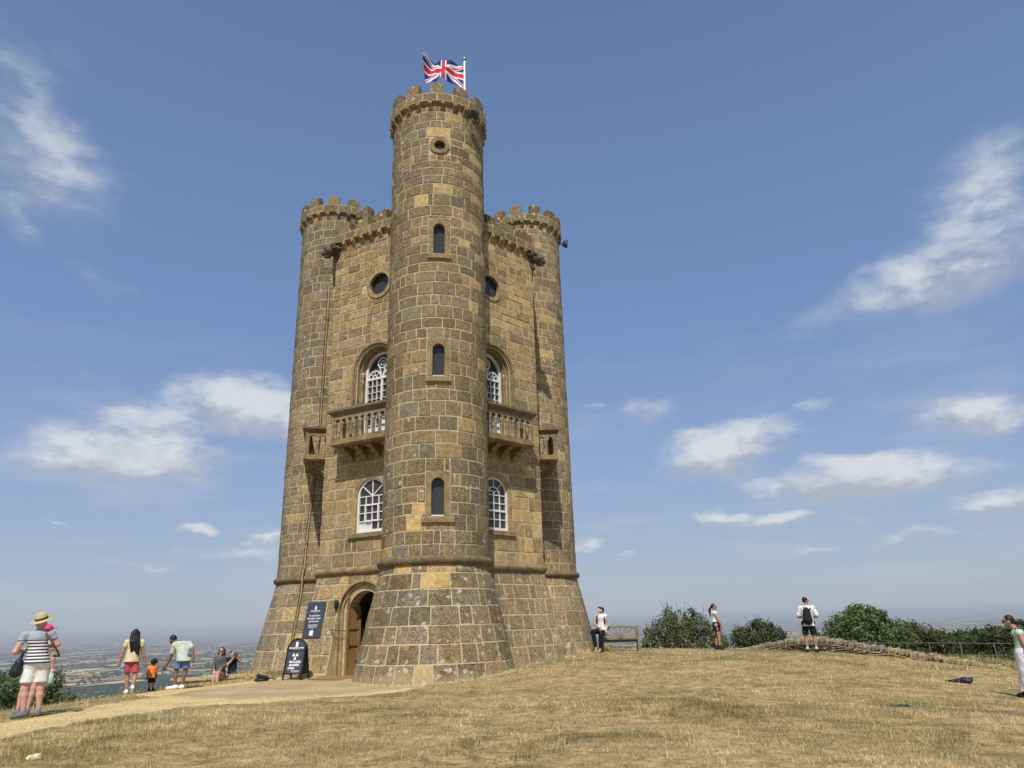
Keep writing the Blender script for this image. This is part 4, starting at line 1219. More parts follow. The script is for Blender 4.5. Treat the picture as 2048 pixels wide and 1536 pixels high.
# ---- ragged footing where the front turret meets the ground
T = TURS[0]
for i in range(26):
    a = BASE + R(-62 + i * 4.9 + random.uniform(-1, 1)); r_ = rF(0) + .1
    mb = MB(); w_ = random.uniform(.1, .2); z_ = H(T.c[0] + r_ * math.cos(a), T.c[1] + r_ * math.sin(a))
    rings = []
    for z, f in ((-.1, 1.0), (.03, 1.0), (.06 + random.random() * .03, .7)):
        rings.append([(T.c[0] + (r_ + rr_ * f) * math.cos(a + s * w_ / r_ * f), T.c[1] + (r_ + rr_ * f) * math.sin(a + s * w_ / r_ * f), z_ + z + random.uniform(-.01, .01)) for s, rr_ in ((-.6, -.1), (.6, -.1), (.7, .08), (-.5, .1))])
    mb.loft(rings); obj('footing_stone', attr_mesh(mb.mesh('footing_stone'), (.33, .27, .17), .2), MATS['stone'], turret_part[0])

# ------------------------------------------------------------------ haze over the vale
m = bpy.data.materials.new('haze_air'); m.use_nodes = True
n = NT(m.node_tree)
vol = n.add('ShaderNodeVolumePrincipled', {'Color': (.86, .90, .95, 1), 'Density': 7.0e-5, 'Anisotropy': 0.1})
n.l.new(vol.outputs[0], n.add('ShaderNodeOutputMaterial').inputs['Volume'])
mb = MB(); mb.box(-66000, 66000, -66000, 66000, -330, 24.6)
obj('haze', mb.mesh('haze'), m, kind='stuff')

# ------------------------------------------------------------------ foliage
def leaf_mat(name, trans=.35):
    m = bpy.data.materials.new(name); m.use_nodes = True; n = NT(m.node_tree)
    c = n.add('ShaderNodeAttribute', attribute_name='leafcol').outputs['Color']
    d = n.add('ShaderNodeBsdfPrincipled', {'Base Color': c, 'Roughness': .6, 'Specular IOR Level': .25})
    t = n.add('ShaderNodeBsdfTranslucent', {'Color': n.mix(1.0, c, (1.1, 1.3, .6), 'MULTIPLY')})
    mx = n.add('ShaderNodeMixShader', {0: trans, 1: d.outputs[0], 2: t.outputs[0]})
    n.l.new(mx.outputs[0], n.add('ShaderNodeOutputMaterial').inputs['Surface'])
    MATS[name] = m
leaf_mat('leaf'); leaf_mat('straw', .25)
wood('bark', (.14, .105, .07), (.07, .05, .033), 4)

def leaves(lumps, count, size, cols, seed, gap=.42, gs=.35, up=.35):
    g = np.random.default_rng(seed); lumps = np.array(lumps, float)
    wts = (lumps[:, 3] * lumps[:, 4] * lumps[:, 5]) ** (2 / 3); wts /= wts.sum()
    k = g.choice(len(lumps), count * 3, p=wts)
    d = g.normal(size=(count * 3, 3)); d /= np.linalg.norm(d, axis=1)[:, None]
    r = g.uniform(.25, 1, count * 3) ** .5 * (1 + .12 * g.normal(size=count * 3))
    P = lumps[k, :3] + d * r[:, None] * lumps[k, 3:]
    nz = vnoise(P[:, 0] + P[:, 2] * .7, P[:, 1] + P[:, 2] * 1.3, gs, seed) * .6 + vnoise(P[:, 0] * 1.7 - P[:, 2], P[:, 1] * 1.3 + P[:, 2], gs * .5, seed + 1) * .4
    keep = np.argwhere(nz > gap * g.uniform(.8, 1.15, len(nz)))[:count, 0]
    P = P[keep]; d = d[keep]; N = len(P)
    nrm = d + g.normal(size=(N, 3)) * .7 + np.array([0, 0, up]); nrm /= np.linalg.norm(nrm, axis=1)[:, None]
    t = np.cross(nrm, g.normal(size=(N, 3))); t /= np.linalg.norm(t, axis=1)[:, None]; b = np.cross(nrm, t)
    s = size * g.uniform(.6, 1.4, N)[:, None]
    V = np.stack([P - t * s, P - b * s * .5 + nrm * s * .1, P + t * s, P + b * s * .5 + nrm * s * .1], 1).reshape(-1, 3)
    F = np.arange(N * 4).reshape(N, 4)
    cols = np.array(cols); ci = g.choice(len(cols), N); tone = (.75 + .5 * vnoise(P[:, 0] + P[:, 2], P[:, 1] - P[:, 2], gs * 1.6, seed + 3)) * g.uniform(.8, 1.2, N)
    C_ = np.repeat(cols[ci] * tone[:, None], 4, axis=0)
    return V, F, C_

def limbs(mb, base, top, lumps, r0, seed, n_=9):
    g = random.Random(seed); base = Vector(base); top = Vector(top)
    pts = [base.lerp(top, i / 5) + Vector((g.uniform(-.06, .06), g.uniform(-.06, .06), 0)) * i * .4 for i in range(6)]
    mb.tube(pts, [r0 * (1 - .15 * i) for i in range(6)], 7)
    for i in range(n_):
        L = Vector(g.choice(lumps)[:3]); a = pts[g.randint(1, 4)]; q_ = L + Vector((g.uniform(-.4, .4), g.uniform(-.4, .4), g.uniform(0, .5)))
        mid = a.lerp(q_, .5) + Vector((g.uniform(-.15, .15), g.uniform(-.15, .15), -.1))
        mb.tube([a, mid, q_], [r0 * .4, r0 * .25, r0 * .06], 5)

def tree(name, label, cat, base, lumps, count, size, cols, seed, trunk=.1, gap=.42, gs=.35, group='trees and bushes along the brow', twigs=0):
    o = thing(name, label, cat, base, 0, group)
    Lz = [(l[0] - base[0], l[1] - base[1], l[2] - base[2], *l[3:]) for l in lumps]
    V, F, C_ = leaves(Lz, count, size, cols, seed, gap, gs)
    obj('crown', mesh_np('crown', V, F, attrs={'leafcol': C_}), MATS['leaf'], o)
    mb = MB(); top = max(Lz, key=lambda l: l[2]); limbs(mb, (0, 0, -.4), (top[0] * .6, top[1] * .6, top[2]), Lz, trunk, seed)
    g = random.Random(seed + 5)
    for _ in range(twigs):
        l = g.choice(Lz); a = Vector((l[0] + g.uniform(-.5, .5) * l[3], l[1] + g.uniform(-.5, .5) * l[4], l[2] + l[5] * .6)); b_ = a + Vector((g.uniform(-.3, .3), g.uniform(-.2, .2), g.uniform(.35, .8) * l[5] + .15))
        mb.tube([a, a.lerp(b_, .5) + Vector((g.uniform(-.06, .06), 0, 0)), b_], [.014, .01, .004], 4)
    obj('trunk', mb.mesh('trunk'), MATS['bark'], o)
    return o

DKG = [(.06, .082, .03), (.08, .104, .038), (.048, .066, .026), (.11, .122, .046)]
MDG = [(.10, .142, .047), (.13, .172, .06), (.08, .115, .042), (.165, .205, .077)]
OLV = [(.14, .155, .064), (.11, .128, .052), (.185, .19, .085), (.08, .095, .04)]
def lump_set(cx, cy, zb, zt, w, d, n_, seed, flat=.6):
    g = random.Random(seed); L = []
    for i in range(n_):
        f = i / max(1, n_ - 1); z = zb + (zt - zb) * (.15 + .7 * g.random()); k = 1 - .55 * max(0, (z - zb) / (zt - zb) - .35)
        x = cx + g.uniform(-.5, .5) * w * k; y = cy + g.uniform(-.5, .5) * d * k; r_ = g.uniform(.16, .3) * min(w, (zt - zb) * 1.3)
        L.append((x, y, min(z, zt - r_ * flat * .7), r_, r_, r_ * flat))
    return L

hz_ = H(7.4, 33.4)
tree('hawthorn_bush', 'ragged olive hawthorn bush with bare twigs sticking up, behind the woman with a ponytail', 'bush', (7.4, 33.4, hz_),
     [(6.5, 33.2, .9, .75, .7, .75), (7.2, 33.5, 1.15, .75, .7, .7), (7.9, 33.4, 1.0, .7, .7, .65), (6.0, 33.4, .5, .7, .6, .5), (8.4, 33.6, .6, .7, .6, .55), (7.2, 33.1, .4, 1.3, .6, .5), (6.7, 33.5, 1.55, .35, .35, .45), (7.65, 33.4, 1.5, .35, .3, .4), (8.7, 33.2, .35, .5, .5, .4), (5.75, 33.2, .8, .35, .3, .3)], 9000, .055, OLV, 3, .06, .52, .24, twigs=26)
tree('round_bush', 'low rounded dark green bush left of the stone wall', 'bush', (10.6, 33.6, H(10.6, 33.6)),
     [(9.9, 33.5, .55, .6, .6, .5), (10.6, 33.4, .75, .7, .6, .55), (11.2, 33.5, .6, .6, .6, .45), (10.4, 33.3, .3, 1.1, .6, .4), (11.5, 33.6, .3, .5, .5, .35), (10.75, 33.4, 1.05, .5, .45, .28)], 7000, .055, DKG + OLV[:2], 5, .06, .44, .22, twigs=8)
tree('ash_tree', 'bright green broad tree rising behind the dry stone wall', 'tree', (17.7, 39.2, H(17.7, 39.2)),
     [(16.95, 39, 0.6, 1.2349999999999999, 1.1, 0.9), (17.95, 39.2, 1.0, 1.1875, 1.1, 0.85), (18.85, 39, 0.55, 1.045, 1.0, 0.8), (16.05, 39.2, 0.2, 0.855, 0.9, 0.7), (17.75, 38.6, 0.2, 1.52, 0.9, 0.7), (17.65, 39, 1.45, 0.6649999999999999, 0.7, 0.45), (18.65, 39.2, 1.15, 0.6649999999999999, 0.6, 0.45), (19.65, 39.2, 0.1, 0.855, 0.9, 0.7), (16.95, 38.8, -0.5, 1.52, 0.9, 0.6), (18.95, 38.8, -0.6, 1.4249999999999998, 0.9, 0.6)], 14000, .085, MDG, 7, .16, .47, .45)
tree('dark_tree', 'dark tree with a russet patch just right of the bright green tree', 'tree', (20.6, 40.6, H(20.6, 40.6)),
     [(20.2, 40.5, .35, .9, .9, .75), (21.0, 40.4, .25, .9, .9, .7), (21.8, 40.5, -.05, .9, .9, .7), (22.6, 40.5, -.3, .9, .9, .7), (20.4, 40.2, -.7, 1.5, .9, .6), (21.9, 40.3, -.8, .9, .8, .55)], 8000, .085, DKG + [(.13, .075, .045), (.05, .065, .025)], 9, .14, .42, .35)
tree('hedge_tree', 'low dark bushy tree behind the rail fence, nearest the dark tree', 'tree', (24.2, 42.5, H(24.2, 42.5)),
     [(23.4, 42.4, -.35, 1.3, 1, .8), (24.8, 42.5, -.4, 1.3, 1, .75), (26.0, 42.6, -.35, 1.2, 1, .8), (23.8, 42.2, -1.6, 1.8, 1, .8), (25.8, 42.2, -1.7, 1.6, 1, .8)], 8000, .095, DKG, 13, .14, .4, .4)
tree('spreading_tree', 'dark green tree behind the rail fence at the right edge', 'tree', (26.2, 40.5, H(26.2, 40.5)),
     [(25.4, 40.4, .0, .9, .9, .65), (26.4, 40.4, -.1, 1.1, 1, .7), (27.6, 40.5, -.15, 1.1, 1, .75), (28.8, 40.4, -.3, 1.2, 1, .8), (26.2, 40.2, -1.0, 1.9, 1, .8), (28.2, 40.2, -1.1, 1.9, 1, .8), (30.3, 40.4, -.4, 1.3, 1, .9)], 11000, .095, DKG, 15, .16, .42, .4)
tree('nettle_bank', 'tangled olive undergrowth below the rail fence', 'bush', (17.2, 30.0, H(17.2, 30.0)),
     [(15.2, 30.6, -.75, 1.2, .6, .5), (16.4, 30.2, -.7, 1.2, .6, .55), (17.6, 29.8, -.65, 1.2, .6, .55), (18.8, 29.3, -.7, 1.2, .6, .6), (20, 28.6, -.8, 1.2, .6, .6), (14.1, 31, -.7, .9, .6, .4), (16.8, 29.2, -.9, 1.6, .5, .35), (18.6, 28.4, -.9, 1.6, .5, .4)], 12000, .06, OLV + [(.2, .17, .08)], 17, .05, .36, .25)
tree('leafy_bush', 'dense mid-green bush below the slope behind the striped-top woman', 'bush', (-14.6, 21.6, H(-14.6, 21.6)),
     [(-15.4, 21.6, .05, .9, .8, .6), (-14.6, 21.8, -.05, .9, .8, .6), (-13.9, 22.0, -.25, .7, .7, .5), (-14.8, 21.3, -.6, 1.3, .7, .55), (-16.4, 21.2, .1, .9, .8, .6), (-13.5, 22.1, .2, .3, .3, .4), (-13.3, 22.2, -.4, .5, .5, .4)], 12000, .05, MDG + DKG[:2] + OLV[:1], 21, .07, .42, .22, twigs=6)
tree('scrub', 'green scrub seen under the wooden bench', 'bush', (4.0, 33.2, H(4.0, 33.2)),
     [(2.9, 33.2, .05, .6, .4, .3), (3.8, 33.3, .08, .7, .4, .3), (4.7, 33.3, .02, .6, .4, .28), (5.5, 33.4, .05, .5, .4, .3)], 4500, .05, MDG + OLV, 23, .03, .4, .2)

# far-off woods: the spur on the right and hedgerow trees over the vale
g = np.random.default_rng(31)
n_ = 2600; a_ = g.uniform(.46, 1.0, n_); D_ = g.uniform(330, 640, n_)
x_, y_ = D_ * np.sin(a_), D_ * np.cos(a_); z_ = height(x_, y_); ok = z_ > -75; x_, y_, z_ = x_[ok], y_[ok], z_[ok]
L = np.stack([x_, y_, z_ + 3.5, g.uniform(3, 6, len(x_)), g.uniform(3, 6, len(x_)), g.uniform(2.5, 4.5, len(x_))], 1)
V, F, C_ = leaves(L, 60000, .95, [(.04, .06, .02), (.055, .08, .026), (.035, .05, .018)], 33, .25, 9.0)
obj('hill_wood', mesh_np('hill_wood', V, F, attrs={'leafcol': C_}), MATS['leaf'], kind='stuff', label='distant wooded hillside at the right edge', category='woodland')
n_ = 26000; a_ = g.uniform(-.72, .72, n_); D_ = np.exp(g.uniform(math.log(2600), math.log(15000), n_))
x_, y_ = D_ * np.sin(a_), D_ * np.cos(a_); hd = vnoise(x_, y_, 420, 3) + .35 * vnoise(x_, y_, 90, 4); band = np.abs(vnoise(x_ + 99, y_, 650, 8) - .5)
ok = (hd > .82) | (band < .03); x_, y_ = x_[ok], y_[ok]; z_ = height(x_, y_); s_ = g.uniform(4, 10, len(x_)) * (1 + D_[ok] / 22000)
oc = np.array([(1, 0, 0), (.3, .95, 0), (-.8, .6, 0), (-.8, -.6, 0), (.3, -.95, 0), (.5, .35, .7), (-.5, .45, .65), (-.2, -.6, .75), (0, 0, 1)], float)
of = np.array([(0, 1, 5), (1, 2, 6), (2, 3, 6), (3, 4, 7), (4, 0, 7), (0, 5, 7), (5, 1, 6), (5, 6, 8), (6, 7, 8), (7, 5, 8), (6, 3, 7)])
V = (oc[None] * np.stack([s_ * 1.3, s_ * 1.3, s_], 1)[:, None] * g.uniform(.75, 1.25, (len(s_), 9, 1)) + np.stack([x_, y_, z_], 1)[:, None]).reshape(-1, 3)
F = (of[None] + 9 * np.arange(len(s_))[:, None, None]).reshape(-1, 3)
obj('vale_trees', mesh_np('vale_trees', V, F, attrs={'leafcol': np.repeat(np.array([(.03, .045, .018)]) * g.uniform(.7, 1.5, (len(s_), 1)), 9, axis=0)}), MATS['leaf'], kind='stuff', label='hedgerow trees scattered over the distant vale', category='trees')

# ------------------------------------------------------------------ worn earth and loose gravel
m, n, bs = new_mat('bare_earth')
geo = n.add('ShaderNodeNewGeometry').outputs['Position']
a = n.noise(geo, 2.2, 6, .65); d = n.noise(geo, 30, 4, .7)
c = n.mix(1.0, n.ramp(a, [(.3, (.13, .10, .055)), (.55, (.22, .165, .09)), (.75, (.31, .235, .125))]), n.ramp(d, [(.3, (.6, .6, .6)), (.7, (1.3, 1.3, 1.28))]), 'MULTIPLY')
setb(n, bs, col=c, rough=.96, spec=.08, normal=bump(n, d, .5, .02))
TRACK = strip('worn_track', [(6.0, 13.1), (6.9, 12.75), (7.8, 12.2), (8.8, 11.4), (10, 10.4)], [(6.1, 13.5), (7.1, 13.2), (8.1, 12.75), (9.2, 12.0), (10.6, 11.2)], MATS['bare_earth'], .012, 90, 12, .16, 3)
g = np.random.default_rng(91); px_, py_ = [], []
x_ = g.uniform(-10.8, -2, 9000); y_ = g.uniform(8, 24.5, 9000); ok = inpoly(x_, y_, PATH) & (g.uniform(0, 1, 9000) < .5 + .5 * (vnoise(x_, y_, .8, 3) > .5)); x_, y_ = x_[ok], y_[ok]
z_ = height(x_, y_) + ((vnoise(x_, y_, 1.3, 1) - .5) * .035 + (vnoise(x_, y_, .45, 2) - .5) * .022) + .02
s_ = g.uniform(.008, .026, len(x_)) * (1 + (g.uniform(0, 1, len(x_)) > .97) * 1.2)
oc = np.array([(1, 0, 0), (.2, .9, .1), (-.9, .2, 0), (-.1, -.9, 0), (.1, 0, .7)], float); of = np.array([(0, 1, 4), (1, 2, 4), (2, 3, 4), (3, 0, 4)])
V = (oc[None] * s_[:, None, None] * g.uniform(.7, 1.3, (len(s_), 5, 1)) + np.stack([x_, y_, z_ - .004], 1)[:, None]).reshape(-1, 3)
F = (of[None] + 5 * np.arange(len(s_))[:, None, None]).reshape(-1, 3)
pc = np.array([(.58, .45, .23), (.45, .35, .19), (.34, .27, .16), (.62, .52, .32)])[g.integers(0, 4, len(s_))]
obj('loose_gravel', mesh_np('loose_gravel', V, F, attrs={'col': np.repeat(pc, 5, axis=0), 'lichen': np.zeros(len(V))}), MATS['stone'], kind='stuff', label='loose gravel scattered over the path', category='gravel')

# ------------------------------------------------------------------ dry grass
def grass(name, n_, area, hgt, wid, seed, dens=None, lean=1.8, cols=None, label=None):
    g = np.random.default_rng(seed)
    D = np.sqrt(g.uniform(area[0] ** 2, area[1] ** 2, n_)); a = g.uniform(area[2], area[3], n_)
    x, y = D * np.sin(a), D * np.cos(a)
    keep = np.ones(n_, bool)
    wob = .12 * (vnoise(x, y, .5, 9) - .5)
    for P_ in (PATH, COURT): keep &= ~inpoly(x + wob, y - wob, P_)
    tr_ = inpoly(x + wob, y - wob, TRACK); keep &= ~(tr_ & (g.uniform(0, 1, n_) < .8))
    for k, T in TURS.items(): keep &= np.hypot(x - T.c[0], y - T.c[1]) > rF(0) - .02
    hx = np.array([VX[k] + (VX[k] - CC) / np.linalg.norm(VX[k] - CC) * .6 for k in range(6)]); keep &= ~inpoly(x, y, hx)
    cl = vnoise(x, y, .35, seed) * .6 + vnoise(x, y, 1.4, seed + 1) * .4
    keep &= g.uniform(0, 1, n_) < np.clip((cl - .34) * 3.6, .06, 1)
    if dens is not None: keep &= g.uniform(0, 1, n_) < dens(x, y)
    x, y, cl = x[keep], y[keep], cl[keep]; N = len(x)
    z = height(x, y) + ((vnoise(x, y, 1.3, 1) - .5) * .035 + (vnoise(x, y, .45, 2) - .5) * .022)
    D = np.hypot(x, y)
    h = hgt * g.uniform(.4, 1.3, N) * (.55 + .9 * cl); wd = wid * g.uniform(.7, 1.3, N) * (D / 12) ** .7
    b = g.uniform(0, 2 * math.pi, N); la = g.uniform(0, 2 * math.pi, N); ll = h * lean * np.abs(g.normal(size=N)) * .9
    bx, by = np.cos(b) * wd / 2, np.sin(b) * wd / 2
    V = np.empty((N, 3, 3)); V[:, 0] = np.stack([x - bx, y - by, z - .01], 1); V[:, 1] = np.stack([x + bx, y + by, z - .01], 1)
    V[:, 2] = np.stack([x + np.cos(la) * ll, y + np.sin(la) * ll, z + np.sqrt(np.maximum(h * h - (ll * .75) ** 2, (h * .18) ** 2))], 1)
    green = vnoise(x, y, .55, 5) * .45 + vnoise(x, y, 2.4, 6) * .55
    pick = g.uniform(0, 1, N)
    straw = np.array([(.64, .50, .28), (.53, .405, .215), (.72, .59, .36), (.36, .26, .13)])[g.integers(0, 4, N)]
    olive = np.array([(.20, .19, .07), (.16, .165, .055), (.27, .235, .095)])[g.integers(0, 3, N)]
    isg = pick < np.clip((green - .42) * 3.6, .07, .75)
    pt = vnoise(x, y * .8, .28, seed + 7) * .55 + vnoise(x, y, .11, seed + 8) * .45
    C_ = np.where(isg[:, None], olive, straw) * g.uniform(.7, 1.25, (N, 1)) * np.clip(.45 + 1.15 * pt, .5, 1.3)[:, None] * (.5 + .92 * (vnoise(x, y, .8, 11) * .45 + vnoise(x, y, 3.1, 12) * .55))[:, None]
    obj(name, mesh_np(name, V.reshape(-1, 3), np.arange(N * 3).reshape(N, 3), attrs={'leafcol': np.repeat(C_, 3, axis=0)}), MATS['straw'], kind='stuff', label=label, category='grass')

grass('dry_grass', 420000, (6.5, 15.5, -.78, .78), .06, .007, 41, label='short sun-bleached grass covering the foreground')
grass('dry_grass', 380000, (15.5, 35.5, -.72, .74), .055, .007, 43, label='short sun-bleached grass on the far side of the lawn')
def fr(x, y):
    d1 = np.abs(np.hypot(x - VX[4][0], y - VX[4][1]) - rF(0) - .25) < .45
    d2 = ((x + 7.9) ** 2 + (y - 25.6) ** 2 < 2.2) & (x < -7.0)
    d3 = (np.hypot(x, y) > 25.5) & (x > 14.3)
    d4 = (np.abs(np.hypot(x - VX[0][0], y - VX[0][1]) - rF(0) - .08) < .12) * .35
    d5 = (np.abs(np.hypot(x - VX[2][0], y - VX[2][1]) - rF(0) - .2) < .3) * .6
    return np.clip(d1 * .8 + d2 * .8 + d3 * .45 + d4 + d5, 0, 1)
grass('long_grass', 420000, (18, 33, -.5, .74), .2, .010, 47, fr, .5, label='longer seeding grass at the foot of the left turret and by the fence')

g = np.random.default_rng(57); n_ = 5200
D = np.sqrt(g.uniform(7 ** 2, 26 ** 2, n_)); a = g.uniform(-.7, .7, n_); x, y = D * np.sin(a), D * np.cos(a)
keep = ~inpoly(x, y, PATH) & ~inpoly(x, y, COURT) & (vnoise(x, y, 1.2, 71) > .5) & (np.hypot(x - VX[0][0], y - VX[0][1]) > 2.5) & (np.hypot(x - CC[0], y - CC[1]) > 5.4)
x, y = x[keep], y[keep]; N = len(x); z = height(x, y); h_ = g.uniform(.1, .24, N); la = g.uniform(0, 6.28, N); ll = h_ * g.uniform(.3, 1.3, N); wd = .004 * (np.hypot(x, y) / 10) ** .8
wd = .0055 * (np.hypot(x, y) / 10) ** .8; bx, by = -np.sin(la) * wd / 2, np.cos(la) * wd / 2
V = np.stack([np.stack([x - bx, y - by, z], 1), np.stack([x + bx, y + by, z], 1), np.stack([x + np.cos(la) * ll, y + np.sin(la) * ll, z + np.sqrt(np.maximum(h_ ** 2 - (ll * .7) ** 2, .0009))], 1)], 1).reshape(-1, 3)
F = np.arange(3 * N).reshape(N, 3)
obj('seed_stalks', mesh_np('seed_stalks', V, F, attrs={'leafcol': np.repeat(np.array([(.78, .66, .40)]) * g.uniform(.7, 1.1, (N, 1)), 3, axis=0)}), MATS['straw'], kind='stuff', label='pale seed stalks standing among the dry grass', category='grass')

# ------------------------------------------------------------------ flag on the front turret
m, n, bs = new_mat('flag_cloth')
setb(n, bs, col=n.add('ShaderNodeAttribute', attribute_name='col').outputs['Color'], rough=.75, spec=.2)
flag_root = thing('union_flag', 'red white and blue crossed flag flying from a white pole on the front turret', 'flag', (-1.52, 22.75, 18.42))
nu, nv = 150, 90
U, W_ = np.meshgrid(np.linspace(0, 1, nu), np.linspace(0, 1, nv), indexing='ij')
X = (U - .5) * 60; Yv = (W_ - .5) * 30
navy, white, red = np.array([.018, .032, .16]), np.array([.78, .78, .8]), np.array([.55, .025, .05])
C_ = np.tile(navy, (nu, nv, 1))
dg1 = np.abs(Yv - X * .5) / math.sqrt(1.25); dg2 = np.abs(Yv + X * .5) / math.sqrt(1.25)
C_[np.minimum(dg1, dg2) < 3] = white
for dd, sg in ((Yv - X * .5, 1), (Yv + X * .5, -1)):
    sd_ = dd / math.sqrt(1.25); side = np.where(X * sg > 0, -1, 1) * (1 if sg > 0 else 1)
    q_ = sd_ * np.where(X > 0, 1, -1) * (-1 if sg > 0 else 1)
    C_[(q_ > 0) & (q_ < 2)] = red
C_[(np.abs(X) < 5) | (np.abs(Yv) < 5)] = white
C_[(np.abs(X) < 3) | (np.abs(Yv) < 3)] = red
ph = U * 9.0 + W_ * 1.2
dx = -1.52 * U + .05 * np.sin(ph) * U; dy = -.35 * U + (.2 * np.sin(ph) + .08 * np.sin(ph * 2.1 + 1 + W_ * 2)) * (.25 + U)
dz = 2.98 + 1.06 * W_ * (1 - .2 * U) + .56 * U * (1 - .55 * U) - .02 * U + .05 * np.sin(U * 7 + W_ * 2) * U + .06 * U ** 6 * (W_ - .5) * 4
V = np.stack([dx - .03, dy, dz], -1).reshape(-1, 3)
I = np.arange(nu * nv).reshape(nu, nv); F = np.stack([I[:-1, :-1], I[1:, :-1], I[1:, 1:], I[:-1, 1:]], -1).reshape(-1, 4)
obj('cloth', mesh_np('cloth', V, F, smooth=True, attrs={'col': C_.reshape(-1, 3)}), MATS['flag_cloth'], flag_root)
mb = MB(); mb.tube([(0, 0, 0), (0, 0, 2.2), (0, 0, 4.26)], [.045, .042, .034], 10); obj('pole', mb.mesh('pole', True), MATS['white_paint'], flag_root)
mb = MB(); mb.lathe([(0, 4.25), (.03, 4.25), (.035, 4.28), (.06, 4.3), (.075, 4.35), (.06, 4.41), (0, 4.43)], 12); obj('finial', mb.mesh('finial', True), MATS['brass'], flag_root)
mb = MB(); mb.tube([(-.03, -.01, .3), (-.028, -.01, 4.1)], .006, 4); obj('halyard', mb.mesh('halyard'), MATS['white_paint'], flag_root)

# ------------------------------------------------------------------ floodlights
def floodlight(label, loc, yaw, tilt, s):
    o = thing('floodlight', label, 'floodlight', loc, yaw, 'floodlights on the turrets')
    M_ = Matrix.Rotation(tilt, 4, 'X')
    def tr(me): me.transform(M_); return me
    mb = MB(); mb.hexa([(-.26 * s, -.05 * s, -.15 * s), (.26 * s, -.05 * s, -.15 * s), (.19 * s, .2 * s, -.1 * s), (-.19 * s, .2 * s, -.1 * s), (-.26 * s, -.05 * s, .15 * s), (.26 * s, -.05 * s, .15 * s), (.19 * s, .2 * s, .1 * s), (-.19 * s, .2 * s, .1 * s)])
    obj('housing', tr(bevelled(mb.mesh('housing'), .01)), MATS['lamp_grey'], o)
    mb = MB(); mb.box(-.24 * s, .24 * s, -.062 * s, -.054 * s, -.13 * s, .13 * s); obj('lens', tr(mb.mesh('lens')), MATS['glass'], o)
    mb = MB(); mb.tube([(-.28 * s, .05, 0), (-.28 * s, .22 * s, .0), (.28 * s, .22 * s, 0), (.28 * s, .05, 0)], .015, 6); mb.tube([(0, .22 * s, 0), (0, .46 * s, .05)], .025, 6)
    obj('bracket', mb.mesh('bracket'), MATS['black_metal'], o)
a_ = R(-45.5); floodlight('dark floodlight under the battlements of the tall front turret', (VX[0][0] + 2.0 * math.cos(a_), VX[0][1] + 2.0 * math.sin(a_), 18.36), a_ - math.pi / 2 + math.pi, R(28), .72)
a_ = R(-6); floodlight('dark floodlight jutting from the top of the right-hand turret', (VX[2][0] + 2.0 * math.cos(a_), VX[2][1] + 2.0 * math.sin(a_), 18.3), a_ + math.pi / 2, R(15), .8)
o = thing('ground_spotlight', 'low black ground spotlight on the gravel left of the folding sign', 'spotlight', (-7.78, 23.05, H(-7.78, 23.05) + .02), .3)
mb = MB(); mb.lathe([(.0, 0), (.2, 0), (.22, .03), (.17, .07), (0, .08)], 14); obj('base', mb.mesh('base', True), MATS['black_metal'], o)
mb = MB(); mb.box(-.19, .15, -.1, .1, .06, .16); me = bevelled(mb.mesh('lamp_head'), .03, 2); me.transform(Matrix.Rotation(.25, 4, 'Y')); obj('lamp_head', me, MATS['black_metal'], o)
mb = MB(); mb.tube([(.15, 0, .06), (.28, .04, .05), (.4, -.02, .02)], .018, 6); obj('cable', mb.mesh('cable', True), MATS['black_metal'], o)

# ------------------------------------------------------------------ lettering
def text_mesh(body, size, bold=0.0, shear=0.0, align='CENTER'):
    cu = bpy.data.curves.new('txt', 'FONT'); cu.body = body; cu.size = size; cu.align_x = align; cu.align_y = 'CENTER'; cu.extrude = .0012; cu.offset = bold; cu.shear = shear; cu.resolution_u = 2
    o = bpy.data.objects.new('txt', cu); COL.objects.link(o); bpy.context.view_layer.update()
    me = bpy.data.meshes.new_from_object(o.evaluated_get(bpy.context.evaluated_depsgraph_get())); bpy.data.objects.remove(o); bpy.data.curves.remove(cu)
    return me
def put(me, name, parent, x, y, z=.006):                 # board space: x right, y up, z out
    me.transform(Matrix.Translation((x, y, z))); return obj(name, me, MATS['print_white'], parent)
def logo(parent, x, y, s):
    mb = MB()
    mb.box(-.055 * s, .055 * s, -.1 * s, .07 * s, 0, .002)
    for i in (-1, 0, 1): mb.box(-.05 * s + i * .04 * s + .035 * s, -.05 * s + i * .04 * s + .058 * s, .07 * s, .1 * s, 0, .002)
    put(mb.mesh('emblem'), 'emblem', parent, x, y)
# board fixed to the battered wall left of the door
Fl = FACES['left']
p0 = np.array(Fl.P(-.16, 1.2, .05)); p1 = np.array(Fl.P(.60, 1.2, .05)); p3 = np.array(Fl.P(-.16, 2.28, .05))
ex = (p1 - p0) / np.linalg.norm(p1 - p0); ey = (p3 - p0) / np.linalg.norm(p3 - p0); ez = np.cross(ex, ey)
sw, sh = float(np.linalg.norm(p1 - p0)), float(np.linalg.norm(p3 - p0))
cen = (p0 + ex * sw / 2 + ey * sh / 2)
sign = thing('wall_sign', 'dark grey sign board with white text fixed to the wall left of the door', 'sign')
sign.matrix_basis = Matrix(((ex[0], ey[0], ez[0], cen[0]), (ex[1], ey[1], ez[1], cen[1]), (ex[2], ey[2], ez[2], cen[2]), (0, 0, 0, 1)))
mb = MB(); mb.box(-sw / 2, sw / 2, -sh / 2, sh / 2, -.04, 0); obj('board', bevelled(mb.mesh('board'), .004), MATS['sign_board'], sign)
logo(sign, 0, .36, .62)
